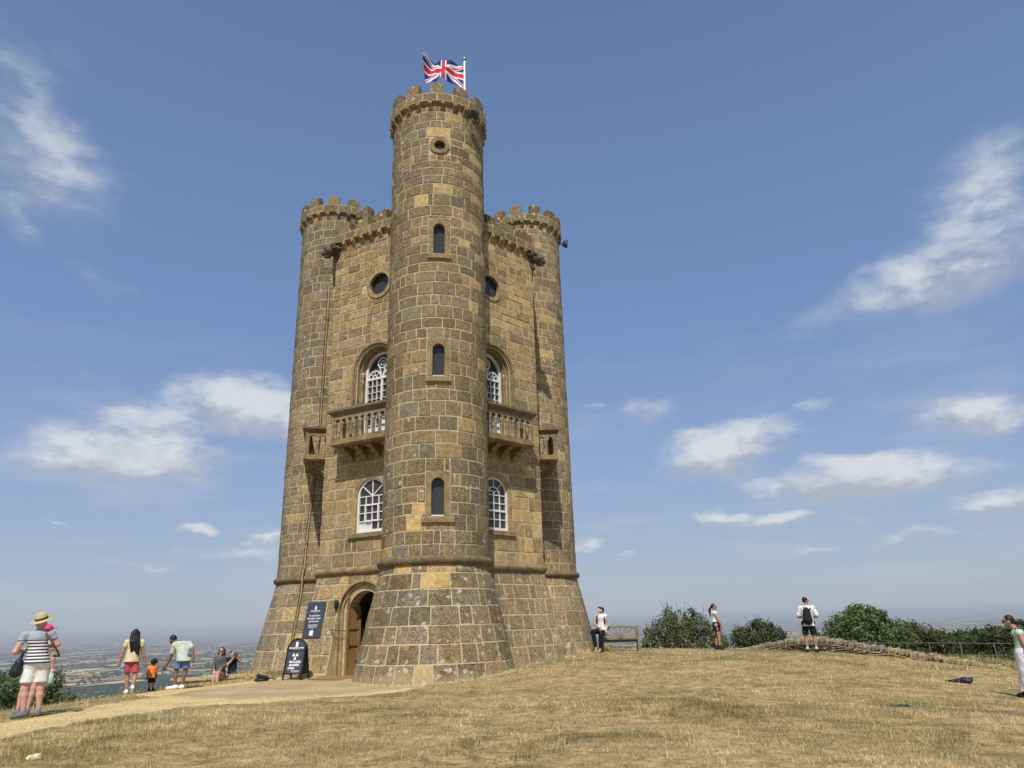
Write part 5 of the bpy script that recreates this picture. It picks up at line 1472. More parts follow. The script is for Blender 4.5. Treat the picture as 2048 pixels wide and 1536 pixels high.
for tx, yy, sz, bd in (('BROADWAY TOWER', .265, .042, .0015), ('Cotswold Escarpment', .235, .022, .0), ('To experience', .125, .08, .001), ('Broadway Tower', .035, .08, .001), ('and Grounds', -.055, .08, .001), ('please book your', -.165, .058, .001), ('admission here', -.225, .058, .001)):
    put(text_mesh(tx, sz, bd), 'lettering', sign, 0, yy, .003)
mb = MB(); mb.raw([(-.025, .02, 0), (.025, .02, 0), (0, -.015, 0)], [(0, 2, 1)]); put(mb.mesh('arrow'), 'arrow_mark', sign, 0, -.29, .004)
mb = MB(); mb.box(-.075, .075, -.085, .065, 0, .002); put(mb.mesh('label_panel'), 'label_panel', sign, -.01, -.40, .002)

# folding pavement sign
ax_, ay_ = -6.70, 22.86
af = thing('pavement_sign', 'black arch-topped folding sign announcing a nuclear bunker open today', 'sign', (ax_, ay_, H(ax_, ay_) + .03), R(0))
af.rotation_euler = (0, 0, math.atan2(Fl.t[1], Fl.t[0]) + R(12))
wv_, hv_ = .30, 1.16
for side, tl in ((-1, R(11)), (1, R(-11))):
    M_ = Matrix.Translation((0, side * .22, 0)) @ Matrix.Rotation(-tl if side < 0 else -tl, 4, 'X') @ Matrix.Rotation(math.pi / 2, 4, 'X')
    def fr_(me): me.transform(M_); return me
    arc = [(wv_ * math.cos(math.pi * i / 16), hv_ - wv_ + wv_ * math.sin(math.pi * i / 16)) for i in range(17)]
    mb = MB(); mb.tube([(wv_, 0, 0)] + [(x, y, 0) for x, y in arc] + [(-wv_, 0, 0)], .024, 8); mb.tube([(-wv_, .17, 0), (wv_, .17, 0)], .02, 8); mb.tube([(-wv_, .82, 0), (wv_, .82, 0)], .016, 8)
    fme = fr_(mb.mesh('frame', True)); fo = obj('frame', fme, MATS['black_metal'], af)
    mb = MB(); pts = [(-wv_ + .01, .17), (wv_ - .01, .17)] + [(x * .96, y - .01) for x, y in arc]
    k_ = len(pts); mb.raw([(x, y, -.008) for x, y in pts] + [(x, y, .004) for x, y in pts], [tuple(range(k_ - 1, -1, -1)), tuple(range(k_, 2 * k_))] + [(i, (i + 1) % k_, k_ + (i + 1) % k_, k_ + i) for i in range(k_)])
    obj('board', fr_(mb.mesh('board')), MATS['sign_board'], af)
    if side < 0:
        def put2(me, nm_, x, y, z=.008): me.transform(Matrix.Translation((x, y, z))); me.transform(M_); return obj(nm_, me, MATS['print_white'], af)
        mb = MB(); mb.box(-.04, .04, -.075, .07, 0, .002); put2(mb.mesh('emblem'), 'emblem', 0, 1.0)
        for tx, x, yy, sz, bd in (('BROADWAY TOWER', 0, .895, .052, .002), ('Cotswold Escarpment', 0, .865, .026, 0), ('NUCLEAR', 0.02, .50, .088, .003), ('BUNKER', 0.0, .41, .088, .003), ('OPEN', -.09, .32, .088, .003), ('TODAY', .06, .235, .084, .0)):
            put2(text_mesh(tx, sz, bd, .25 if yy < .5 else 0), 'lettering', x, yy)
        mb = MB()
        for a0 in (60, 180 + 0, 300):
            a0 = {60: 30, 180: 150, 300: 270}[a0]; aa = [R(a0 + 0 + 60 * (i / 6) - 30) for i in range(7)]
            c_ = R(a0); pts = [(.025 * math.cos(a), .025 * math.sin(a)) for a in aa] + [(.1 * math.cos(a), .1 * math.sin(a)) for a in reversed(aa)]
            k_ = len(pts); mb.raw([(x, y, .002) for x, y in pts], [tuple(range(k_))])
        mb.raw([(.014 * math.cos(2 * math.pi * i / 10), .014 * math.sin(2 * math.pi * i / 10), .002) for i in range(10)], [tuple(range(10))])
        put2(mb.mesh('trefoil', fix=False), 'trefoil', 0, .66)
# ------------------------------------------------------------------ doormat ramp, stone stub, loose things on the grass
mx, my = Fl.P(1.75, 0, 1.0, False)[:2]
o = obj('door_ramp', None); bpy.data.objects.remove(o)
mb = MB(); mb.hexa([(-.75, -.35, 0), (.6, -.35, 0), (.6, .3, 0), (-.75, .3, 0), (-.7, -.32, .012), (.55, -.32, .02), (.55, .28, .07), (-.6, .28, .06)])
o = obj('door_ramp', bevelled(mb.mesh('door_ramp'), .006), MATS['rubber_mat'], label='worn brown ramp mat lying in front of the open door', category='door mat')
o.location = (mx, my, H(mx, my) + .028); o.rotation_euler = (0, 0, math.atan2(Fl.t[1], Fl.t[0]))
sx_, sy_ = 1.62, 25.35
st = field_mesh('stone_stub', [('c', (0, 0, -.2), (0, 0, .33), .13, .11), ('c', (0, 0, .32), (.02, 0, .4), .12, .08), ('c', (-.15, -.05, -.05), (.2, .05, -.03), .12, .1)], .02, .03, wob=.006)
o = obj('stone_stub', attr_mesh(st, (.3, .24, .15), .4), MATS['stone'], label='short pale stone stub against the foot of the right-hand turret', category='stone post'); o.location = (sx_, sy_, H(sx_, sy_))
bx_, by_ = 10.58, 18.65
me = field_mesh('black_bag', [('c', (-.28, 0, .02), (.1, 0, .05), .03, .07), ('c', (.1, 0, .05), (.22, .02, .06), .08, .06), ('c', (.2, -.04, .03), (.26, .03, .1), .04, .03)], .012, .03, wob=.004)
o = obj('black_bag', me, MATS['black_metal'], label='flat black bag left lying on the grass near the right edge', category='bag'); o.location = (bx_, by_, H(bx_, by_)); o.rotation_euler = (0, 0, -.5)
rk = field_mesh('loose_stone', [('c', (-.05, 0, .01), (.05, .01, .015), .035, .045), ('e', (.02, .03, .02), (.05, .04, .035))], .01, .02, wob=.005)
o = obj('loose_stone', attr_mesh(rk, (.55, .45, .27), .1), MATS['stone'], label='small pale stone lying in the grass at the bottom left', category='stone'); o.location = (-5.70, 9.2, H(-5.70, 9.2) + .01)
wx, wy = 6.37, 13.2
V, F, C2_ = leaves([(0, 0, .02, .13, .08, .03), (.12, .02, .02, .1, .06, .025)], 160, .024, [(.08, .12, .04), (.10, .14, .05)], 77, .1, .2, 1.5)
o = obj('green_weed', mesh_np('green_weed', V, F, attrs={'leafcol': C2_}), MATS['leaf'], label='low green weed on the dry lawn at lower right', category='plant'); o.location = (wx, wy, H(wx, wy))

# ------------------------------------------------------------------ garden bench seen from behind
bz = H(3.76, 28.13)
bench = thing('wooden_bench', 'weathered wooden bench with sunburst back beside the right-hand turret', 'bench', (3.76, 28.13, bz), R(-3))
def bpart(name, f): mb = MB(); f(mb); obj(name, bevelled(mb.mesh(name), .006), MATS['bench_wood'], bench)
hwB = .66
for s in (-1, 1):
    x = s * hwB
    bpart('leg', lambda mb: mb.box(x - .04, x + .04, -.03, .04, -.05, .92))
    bpart('leg', lambda mb: mb.box(x - .035, x + .035, .44, .51, -.05, .64))
    bpart('arm', lambda mb: mb.box(x - .045, x + .045, .04, .56, .62, .665))
    bpart('side_rail', lambda mb: mb.box(x - .02, x + .02, .04, .44, .3, .37))
bpart('top_rail', lambda mb: mb.loft([[(x_, -.025, z_), (x_, .025, z_), (x_, .025, z_ + .08), (x_, -.025, z_ + .08)] for x_, z_ in [(-hwB + .04, .80), (-.3, .825), (0, .85), (.3, .825), (hwB - .04, .80)]]))
bpart('lower_rail', lambda mb: mb.box(-hwB + .04, hwB - .04, -.02, .025, .43, .51))
bpart('apron', lambda mb: mb.box(-hwB + .04, hwB - .04, .45, .49, .33, .41))
mb = MB(); mb.lathe([(0, 0), (.1, 0), (.11, .03), (.1, .05), (0, .05)], 16); me = mb.mesh('sun_disc'); me.transform(Matrix.Translation((0, .03, .53)) @ Matrix.Rotation(math.pi / 2, 4, 'X')); obj('sun_disc', me, MATS['bench_wood'], bench)
for a in (8, 30, 52, 90, 128, 150, 172):
    ca, sa = math.cos(R(a)), math.sin(R(a)); L_ = min(.58 / max(abs(ca), .01), (.30 + .03 * sa) / max(sa, .01))
    def ray_(mb): 
        p, q_ = (.08 * ca, .53 + .08 * sa), (L_ * ca, .53 + L_ * sa); nx_, nz_ = -sa * .018, ca * .018
        mb.hexa([(p[0] - nx_, -.012, p[1] - nz_), (q_[0] - nx_, -.012, q_[1] - nz_), (q_[0] - nx_, .012, q_[1] - nz_), (p[0] - nx_, .012, p[1] - nz_), (p[0] + nx_, -.012, p[1] + nz_), (q_[0] + nx_, -.012, q_[1] + nz_), (q_[0] + nx_, .012, q_[1] + nz_), (p[0] + nx_, .012, p[1] + nz_)])
    bpart('back_ray', ray_)
for s in (-1, 1): bpart('back_stile', lambda mb: mb.box(s * .58 - .025, s * .58 + .025, -.015, .02, .51, .81))
for i in range(5): bpart('seat_slat', lambda mb: mb.box(-hwB + .045, hwB - .045, .04 + i * .085, .11 + i * .085, .41, .435))

# ------------------------------------------------------------------ dry stone wall with upright cope stones
WP = np.array([(9.3, 32.9, .02), (9.5, 32.1, .13), (10.02, 30.4, .40), (10.5, 28.45, .60), (10.95, 27.2, .65), (11.48, 26.4, .52), (12.1, 25.6, .38), (12.76, 24.7, .22), (13.35, 23.8, .07), (13.75, 23.2, -.04), (14.3, 22.3, -.2)])
seg = np.concatenate([[0], np.cumsum(np.linalg.norm(np.diff(WP[:, :2], axis=0), axis=1))])
def wp(s): return np.array([np.interp(s, seg, WP[:, i]) for i in range(3)])
dw = thing('dry_stone_wall', 'curved dry stone wall with a row of upright cope stones', 'wall', (11, 27, 0))
mb = MB(); rings = []
for s in np.linspace(0, seg[-1], 40):
    p = wp(s); q_ = wp(min(s + .05, seg[-1])) - wp(max(s - .05, 0)); t_ = q_[:2] / np.linalg.norm(q_[:2]); nn = np.array([t_[1], -t_[0]])
    zb = H(p[0], p[1]) - .3; zt = p[2] - .17
    rings.append([(*(p[:2] + nn * .2 - (11, 27)), zb), (*(p[:2] + nn * .15 - (11, 27)), zt), (*(p[:2] - nn * .15 - (11, 27)), zt), (*(p[:2] - nn * .2 - (11, 27)), zb)])
mb.loft(rings); obj('wall_core', mb.mesh('wall_core'), MATS['carved'], dw)
rr = random.Random(4)
def rough_stone(L, W2, Hh, rr, tiltv=0):
    nA = 6; rings = []
    for i, (fx) in enumerate((-.5, -.38, .38, .5)):
        k_ = .72 if i in (0, 3) else 1.0
        rings.append([(fx * L, math.cos(2 * math.pi * j / nA + .5) * W2 / 2 * k_ * rr.uniform(.85, 1.12), math.sin(2 * math.pi * j / nA + .5) * Hh / 2 * k_ * rr.uniform(.85, 1.12)) for j in range(nA)])
    mb = MB(); mb.loft(rings); return mb
SV, SF, SC, so = [], [], [], 0
s = .1
while s < seg[-1] - .1:
    p = wp(s); q_ = wp(min(s + .05, seg[-1])) - wp(max(s - .05, 0)); t_ = q_[:2] / np.linalg.norm(q_[:2]); ang = math.atan2(t_[1], t_[0])
    # cope: slab on edge across the wall
    th = rr.uniform(.06, .14); hh_ = rr.uniform(.18, .31)
    me = rough_stone(rr.uniform(.28, .36), hh_, th, rr).mesh('cope_stone')
    me.transform(Matrix.Rotation(math.pi / 2, 4, 'X')); 
    cv = rr.choice([(.25, .215, .145), (.21, .18, .125), (.29, .245, .165), (.18, .16, .12), (.26, .205, .12)])
    o = obj('cope_stone', attr_mesh(me, cv, .25), MATS['stone'], dw)
    o.location = (p[0] - 11, p[1] - 27, p[2] - .08 + rr.uniform(-.03, .03)); o.rotation_euler = (rr.uniform(-.35, .1), rr.uniform(-.12, .12), ang + math.pi / 2 + rr.uniform(-.15, .15))
    o.rotation_euler = (Matrix.Rotation(ang, 4, 'Z') @ Matrix.Rotation(rr.uniform(-.1, .45), 4, 'Y') @ Matrix.Rotation(math.pi / 2 + rr.uniform(-.15, .15), 4, 'Z') @ Matrix.Rotation(math.pi / 2, 4, 'X') @ Matrix.Rotation(math.pi / 2, 4, 'X')).to_euler()
    s += th * 1.12
nst = 0
for s in np.arange(0.05, seg[-1], .02):
    pass
z_off = 0.0
for side in (1, -1):
    for row in range(16):
        s = rr.uniform(0, .2)
        while s < seg[-1]:
            L_ = rr.uniform(.14, .42); p = wp(min(s + L_ / 2, seg[-1])); q_ = wp(min(s + .05, seg[-1])) - wp(max(s - .05, 0)); t_ = q_[:2] / np.linalg.norm(q_[:2]); nn = np.array([t_[1], -t_[0]])
            if nn @ (-p[:2]) < 0: nn = -nn
            g0 = H(p[0], p[1]); z = p[2] - .19 - row * .055
            if z > g0 - .08 and (side == 1 or row < 6):
                b_ = rough_stone(L_ * .97, rr.uniform(.1, .18), .052 * rr.uniform(.8, 1.05), rr); ang = math.atan2(t_[1], t_[0])
                M_ = np.array(Matrix.Rotation(ang, 3, 'Z')); Vv = np.array(b_.v) @ M_.T + np.array([p[0] - 11 + nn[0] * side * (.15 + rr.uniform(-.015, .03)), p[1] - 27 + nn[1] * side * (.15 + rr.uniform(-.015, .03)), z])
                SV.append(Vv); SF += [tuple(i + so for i in f) for f in b_.f]; so += len(Vv)
                cv = np.array(rr.choice([(.14, .12, .085), (.18, .15, .10), (.11, .10, .08), (.22, .18, .115)])) * rr.uniform(.8, 1.2); SC.append(np.tile(cv, (len(Vv), 1)))
            s += L_
obj('walling_stones', mesh_np('walling_stones', np.concatenate(SV), SF, attrs={'col': np.concatenate(SC), 'lichen': np.full(so, .12)}), MATS['stone'], dw, kind='stuff')

# ------------------------------------------------------------------ iron rail fence beyond the wall
FP = [(12.3, 30.9, .35), (13.0, 30.4, .34), (13.73, 30.01, .33), (14.71, 29.54, .31), (15.63, 29.06, .30), (16.52, 28.57, .29), (17.44, 28.01, .26), (18.4, 27.4, .25), (19.4, 26.8, .24)]
fence = thing('rail_fence', 'thin grey iron rail fence beyond the dry stone wall', 'fence', (15.6, 29.06, 0))
for i, (x, y, z) in enumerate(FP):
    mb = MB(); mb.box(-.018, .018, -.006, .006, H(x, y) - .3, z + .03); o = obj('post', mb.mesh('post'), MATS['galvanised'], fence); o.location = (x - 15.6, y - 29.06, 0); o.rotation_euler = (0, 0, -.5)
for dz_ in (0, -.42, -.8):
    mb = MB(); mb.tube([(x - 15.6, y - 29.06, z + dz_) for x, y, z in FP], .012 if dz_ == 0 else .009, 6); obj('rail', mb.mesh('rail'), MATS['galvanised'], fence)

# ------------------------------------------------------------------ low stone wall at the brow of the slope
LW = [(-10.6, 23.5), (-9.8, 24.0), (-9.1, 24.55), (-8.6, 25.1)]
lw = thing('low_wall', 'low stone retaining wall with pale flat top at the brow behind the bending man', 'wall', (-9.8, 24.2, -.1))
lz_ = .06
for i in range(len(LW) - 1):
    (x0, y0), (x1, y1) = LW[i], LW[i + 1]; ang = math.atan2(y1 - y0, x1 - x0); L_ = math.hypot(x1 - x0, y1 - y0); nx_, ny_ = -math.sin(ang), math.cos(ang)
    for r_ in range(2):
        k_ = 0.0
        while k_ < L_ - .02:
            b_ = min(rr.uniform(.35, .6), L_ - k_); mb = MB(); mb.box(.006, b_ - .006, 0, .2, -.42 + r_ * .24, -.42 + r_ * .24 + .23)
            me = bevelled(mb.mesh('stone'), .012); o = obj('stone', attr_mesh(me, [c * rr.uniform(.8, 1.2) for c in (.27, .21, .12)], .2), MATS['stone'], lw)
            o.location = (x0 + math.cos(ang) * k_ + 9.8, y0 + math.sin(ang) * k_ - 24.2, lz_ + .1); o.rotation_euler = (0, 0, ang); k_ += b_
    mb = MB(); mb.box(-.0, L_ - .012, -.04, 1.1, .0, .07); me = bevelled(mb.mesh('coping_slab'), .015)
    o = obj('coping_slab', attr_mesh(me, (.50, .40, .22), .1), MATS['stone'], lw); o.location = (x0 + 9.8, y0 - 24.2, lz_ + .06); o.rotation_euler = (0, 0, ang)

# ------------------------------------------------------------------ people
SKINS = {'fair': plain('skin_fair', (.52, .31, .22), .55, .08, 12), 'tan': plain('skin_tan', (.40, .22, .14), .55, .08, 12), 'brown': plain('skin_brown', (.20, .105, .062), .55, .08, 12), 'pink': plain('skin_pink', (.58, .33, .26), .55, .08, 12)}
def cloth(name, col, rough=.85): return MATS.get(name) or plain(name, col, rough, .16, 18, 0, .5, .15)
HAIR = {'black': plain('hair_black', (.012, .010, .009), .45, .4, 60), 'brown': plain('hair_brown', (.035, .02, .012), .45, .4, 60), 'dark': plain('hair_dark', (.02, .013, .01), .45, .4, 60)}
m, n, bs = new_mat('striped_cotton')
z_ = n.add('ShaderNodeSeparateXYZ', {0: n.add('ShaderNodeTexCoord').outputs['Object']}).outputs[2]
st = n.math('GREATER_THAN', n.math('FRACT', n.math('MULTIPLY', z_, 18.5)), .5)
yoke = n.rng(z_, 1.285, 1.29)
c = n.mix(yoke, n.mix(st, (.74, .74, .74), (.02, .022, .035)), (.33, .36, .41))
setb(n, bs, col=c, rough=.85, normal=bump(n, n.noise(n.add('ShaderNodeTexCoord').outputs['Object'], 9, 3, .5), .4, .02))

def lerp(a, b, t): return tuple(a[i] + (b[i] - a[i]) * t for i in range(3))
def person(label, x, y, J, f=(0, 1), hf=None, k=0.0, s=1.0, skin='fair', bulk=1.0, wear=(), hair=None, z0=None, h=.011, hand='open', feet=True, group='visitors around the tower'):
    """J: joints as seen from the camera (x right, y away, z up); f: where the chest points"""
    J = {a: (p[0] - k * p[2], p[1], p[2]) for a, p in J.items()}
    root = thing('person', label, 'person', (x, y, H(x, y) + .01 if z0 is None else z0), -math.atan2(x, y), group)
    f = np.array([f[0], f[1], 0.0]); f /= np.linalg.norm(f); hf = f if hf is None else np.array(hf, float) / np.linalg.norm(hf)
    A = lambda n_: np.array(J[n_], float)
    pel = (A('hL') + A('hR')) / 2; che = (A('sL') + A('sR')) / 2; hed = A('head')
    sq = lambda v: (tuple(f), v)
    B = bulk * s; pr = []
    mid = pel + (che - pel) * .45
    pr += [('c', A('hL') + (0, 0, .03), A('hR') + (0, 0, .03), .098 * B, .098 * B), ('c', pel + (0, 0, .02), mid, .135 * B, .118 * B, *sq(1.3)), ('c', mid, che - (0, 0, .07), .12 * B, .15 * B, *sq(1.35)), ('c', A('sL'), A('sR'), .062 * s, .062 * s)]
    neck0 = che + (0, 0, .02); up_ = hed - neck0; up_ /= np.linalg.norm(up_)
    pr += [('c', neck0, hed - up_ * .06, .055 * s, .052 * s)]
    rt_ = np.cross(hf, (0, 0, 1)); rt_ /= np.linalg.norm(rt_); hu = np.cross(rt_, hf)
    Rm = np.stack([rt_, hf, hu], 1)
    pr += [('e', hed + hu * .02 * s, (.078 * s, .095 * s, .108 * s), Rm), ('c', hed + hf * .045 * s - hu * .06 * s, hed + hf * .06 * s - hu * .085 * s, .05 * s, .03 * s), ('c', hed + hf * .09 * s + hu * .01 * s, hed + hf * .108 * s - hu * .02 * s, .012 * s, .016 * s)]
    for q_ in (-1, 1): pr.append(('e', hed + rt_ * q_ * .082 * s - hu * .005, (.014 * s, .022 * s, .032 * s), Rm))
    for sd_ in 'LR':
        S_, E_, W_ = A('s' + sd_), A('e' + sd_), A('w' + sd_)
        pr += [('c', S_, E_, .05 * B, .041 * B), ('c', E_, lerp(E_, W_, .35), .041 * B, .042 * B), ('c', lerp(E_, W_, .35), W_, .042 * B, .028 * s)]
        d = (W_ - E_) / np.linalg.norm(W_ - E_); hd_ = A('p' + sd_) - W_ if 'p' + sd_ in J else d; hd_ = hd_ / np.linalg.norm(hd_)
        lat = np.cross(hd_, f if abs(hd_ @ f) < .8 else np.array([1.0, 0, 0])); lat /= np.linalg.norm(lat); pal_ = np.cross(lat, hd_)
        pr += [('c', W_, W_ + hd_ * .075 * s, .03 * s, .034 * s, tuple(pal_), 1.5)]
        curl = .5 if hand == 'open' else 1.2
        for i_, (o_, l_) in enumerate(((-.027, .062), (-.009, .074), (.010, .07), (.027, .054))):
            b_ = W_ + hd_ * .085 * s + lat * o_ * s; m_ = b_ + (hd_ * math.cos(curl * .4) + pal_ * math.sin(curl * .4)) * l_ * .55 * s; e_ = m_ + (hd_ * math.cos(curl) + pal_ * math.sin(curl)) * l_ * .5 * s
            pr += [('c', b_, m_, .0095 * s, .009 * s), ('c', m_, e_, .009 * s, .008 * s)]
        t0 = W_ + hd_ * .03 * s - lat * .025 * s; t1 = t0 + (hd_ * .6 - lat * .75) * .035 * s; pr += [('c', t0, t1, .013 * s, .011 * s), ('c', t1, t1 + (hd_ * .9 + pal_ * .3) * .03 * s, .011 * s, .009 * s)]
        Hh, K_, N_ = A('h' + sd_), A('k' + sd_), A('a' + sd_)
        pr += [('c', Hh, K_, .088 * B, .058 * B), ('c', K_, lerp(K_, N_, .3), .056 * B, .058 * B), ('c', lerp(K_, N_, .3), N_, .057 * B, .036 * s)]
        T_ = A('t' + sd_); pr += [('c', N_ - (0, 0, .03 * s), T_, .036 * s, .028 * s)]
    obj('body', field_mesh('body', pr, h, .022), SKINS[skin], root)
    # clothing
    for kind, mat, *arg in wear:
        q_ = []
        if kind == 'top':
            slv, hem, ext = arg[0], arg[1], arg[2] if len(arg) > 2 else .018
            low = pel + (che - pel) * hem
            q_ += [('c', low - (0, 0, .1), mid, (.205 + ext * .6) * B, (.138 + ext) * B, *sq(1.15)), ('c', mid, che - (0, 0, .06), (.125 + ext) * B, (.155 + ext) * B, *sq(1.3)), ('c', A('sL'), A('sR'), .066 * s + ext * .5, .066 * s + ext * .5)]
            if slv > 0:
                for sd_ in 'LR': q_.append(('c', A('s' + sd_), lerp(J['s' + sd_], J['e' + sd_], min(slv, 1)), .056 * B + ext * .6, .052 * B + ext))
                if slv > 1:
                    for sd_ in 'LR': q_.append(('c', A('e' + sd_), lerp(J['e' + sd_], J['w' + sd_], slv - 1), .05 * B + ext * .5, .038 * B + ext * .5))
            cuts = [(tuple(low - (0, 0, .035)), (0, 0, -1)), (tuple(che + (0, 0, .075)), (0, 0, 1))]
        elif kind == 'legs':
            fr_, fl = arg[0], arg[1]
            q_ += [('c', A('hL') + (0, 0, .03), A('hR') + (0, 0, .03), .118 * B, .118 * B), ('c', pel + (0, 0, .02), pel + (che - pel) * .17, .148 * B, .14 * B, *sq(1.22))]
            for sd_ in 'LR':
                Hh, K_, N_ = J['h' + sd_], J['k' + sd_], J['a' + sd_]
                q_.append(('c', Hh, lerp(Hh, K_, min(fr_, 1)), .098 * B, (.064 + fl * .75) * B))
                if fr_ > 1: q_.append(('c', K_, lerp(K_, N_, fr_ - 1), (.07 + fl * .5) * B, (.058 + fl * .5) * B))
            cuts = [(tuple(pel + (che - pel) * .2), tuple(che - pel))]
            if fr_ <= 1: cuts.append((tuple((np.array(lerp(J['hL'], J['kL'], fr_)) + np.array(lerp(J['hR'], J['kR'], fr_))) / 2 - (0, 0, .02)), (0, 0, -1)))
        elif kind == 'skirt':
            hemz, w0, w1, dx, dy = arg
            bot = np.array([pel[0] + dx, pel[1] + dy, hemz])
            q_ += [('c', pel + (0, 0, .16), pel, .14 * B, .18 * B, *sq(1.1)), ('c', pel, bot, w0, w1, *sq(1.15))]
            for i_ in range(7):
                a_ = 2 * math.pi * i_ / 7; q_.append(('c', pel, bot + np.array([math.cos(a_) * w1 * .85, math.sin(a_) * w1 * .75, 0]), .05, .04))
            cuts = [(tuple(bot), (0, 0, -1)), (tuple(pel + (0, 0, .17)), (0, 0, 1))]
        elif kind == 'shoes':
            for sd_ in 'LR':
                N_, T_ = A('a' + sd_), A('t' + sd_); d_ = T_ - N_; d_[2] = 0; d_ = d_ / max(np.linalg.norm(d_), 1e-6)
                q_ += [('c', N_ - (0, 0, .035) - d_ * .035, T_, .05 * s, .04 * s), ('c', N_ - (0, 0, .0), N_ - (0, 0, .03), .045 * s, .05 * s)]
            cuts = []
        elif kind == 'socks':
            for sd_ in 'LR': q_.append(('c', A('a' + sd_) - (0, 0, .02), A('a' + sd_) + (0, 0, arg[0]), .046 * s, .046 * s))
            cuts = []
        nm = {'top': 'shirt', 'legs': 'trousers' if arg and arg[0] > 1 else 'shorts', 'skirt': 'skirt', 'shoes': 'shoes', 'socks': 'socks'}[kind]
        if kind in ('shoes', 'socks'):
            half = len(q_) // 2
            for part_q in (q_[:half], q_[half:]): obj(nm[:-1], field_mesh(nm, part_q, h, .015), mat, root)
        else:
            obj(nm, field_mesh(nm, q_, h, .03, cuts, wob=.0055, seed=len(label)), mat, root)
    if hair:
        col, style = hair
        q_ = [('e', hed + hu * .04 * s - hf * .022 * s, (.09 * s, .098 * s, .105 * s), Rm)]; cuts = [(tuple(hed + hf * .058 * s + hu * .02), tuple(hf - .55 * hu))]
        if style == 'long':
            b0 = hed - hf * .06
            g_ = random.Random(6)
            for i_ in range(26):
                o_ = g_.uniform(-.085, .085); e_ = g_.uniform(-.12, .12); l_ = g_.uniform(.3, .56)
                p0_ = b0 + rt_ * o_ + hu * .03; p1_ = b0 + rt_ * (o_ * 1.2) - np.array([0, 0, .2]) - f * .07; p2_ = p1_ + rt_ * e_ * .5 + np.array([.06, 0, -l_ + .18]) - f * g_.uniform(-.01, .03)
                q_ += [('c', p0_, p1_, .034, .03), ('c', p1_, p2_, .03, .012)]
            cuts = []
        if style == 'shoulder':
            b0 = hed - hf * .04
            for q2 in (-1, 0, 1): q_.append(('c', b0 + rt_ * q2 * .06 + hu * .02, b0 + rt_ * q2 * .075 - np.array([0, 0, .22]), .055, .04))
        if style == 'pony':
            b0 = hed - hf * .1 + hu * .03; q_ += [('c', b0, b0 - hf * .08 - np.array([0, 0, .12]), .035, .045), ('c', b0 - hf * .08 - np.array([0, 0, .12]), b0 - hf * .08 - np.array([0, 0, .36]), .05, .018)]
        if style == 'bun':
            b0 = hed - hf * .1 + hu * .0; q_ += [('c', b0, b0 - hf * .12 - np.array([0, 0, .02]), .05, .06), ('c', b0 - hf * .12, b0 - hf * .16 - np.array([0, 0, .09]), .05, .03)]
        if style == 'curly':
            g_ = random.Random(2)
            for i_ in range(34):
                v_ = np.array([g_.gauss(0, 1), g_.gauss(0, 1), g_.gauss(.3, 1)]); v_ /= np.linalg.norm(v_); q_.append(('e', hed + hu * .02 + v_ * .085 * s - hf * .02, (.04 * s,) * 3))
            cuts = [(tuple(hed + hf * .06 * s), tuple(hf))]
        obj('hair', field_mesh('hair', q_, h, .015, cuts, wob=.003, seed=3), HAIR[col], root)
    root_frame[root.name] = (hed, hf, hu, rt_, s, f, che, pel)
    return root
root_frame = {}
def local(root, name, me, mat): return obj(name, me, mat, root)
def hold(name, label, cat, root, me, mat, p, rot=None):
    """a thing carried by a person: stands on its own, placed in that person's frame"""
    o = obj(name, me, mat, label=label, category=cat)
    o.matrix_basis = root.matrix_basis @ Matrix.Translation(p) @ (rot or Matrix.Identity(4)); return o
def shades(root, lens=True):
    hed, hf, hu, rt_, s, f, che, pel = root_frame[root.name]
    q_ = [('c', hed + hf * .092 * s + rt_ * .05 * s + hu * .02, hed + hf * .1 * s + rt_ * .016 * s + hu * .018, .017 * s, .018 * s), ('c', hed + hf * .092 * s - rt_ * .05 * s + hu * .02, hed + hf * .1 * s - rt_ * .016 * s + hu * .018, .017 * s, .018 * s)]
    for q2 in (-1, 1): q_.append(('c', hed + rt_ * q2 * .07 * s + hf * .07 * s + hu * .025, hed + rt_ * q2 * .084 * s - hf * .01 + hu * .022, .006, .006))
    obj('sunglasses', field_mesh('sunglasses', q_, .006, .006), MATS['black_metal'], root)
def cap(root, mat, peak_up=0.0):
    hed, hf, hu, rt_, s, f, che, pel = root_frame[root.name]
    Rm = np.stack([rt_, hf, hu], 1); c0 = hed + hu * .055 * s - hf * .01
    pk = hf * math.cos(peak_up) + hu * math.sin(peak_up)
    q_ = [('e', c0, (.094 * s, .108 * s, .095 * s), Rm)] + [('c', c0 + hf * .08 + rt_ * o_, c0 + hf * .06 + pk * .12 + rt_ * o_ * .7, .012, .009) for o_ in (-.05, -.025, 0, .025, .05)]
    obj('cap', field_mesh('cap', q_, .009, .012, [(tuple(c0 - hu * .02), tuple(-hu))] if False else []), mat, root)
def straps(root, mat, pts, r=.018):
    mb = MB(); mb.tube(pts, r, 6); return mb.mesh('strap', True)

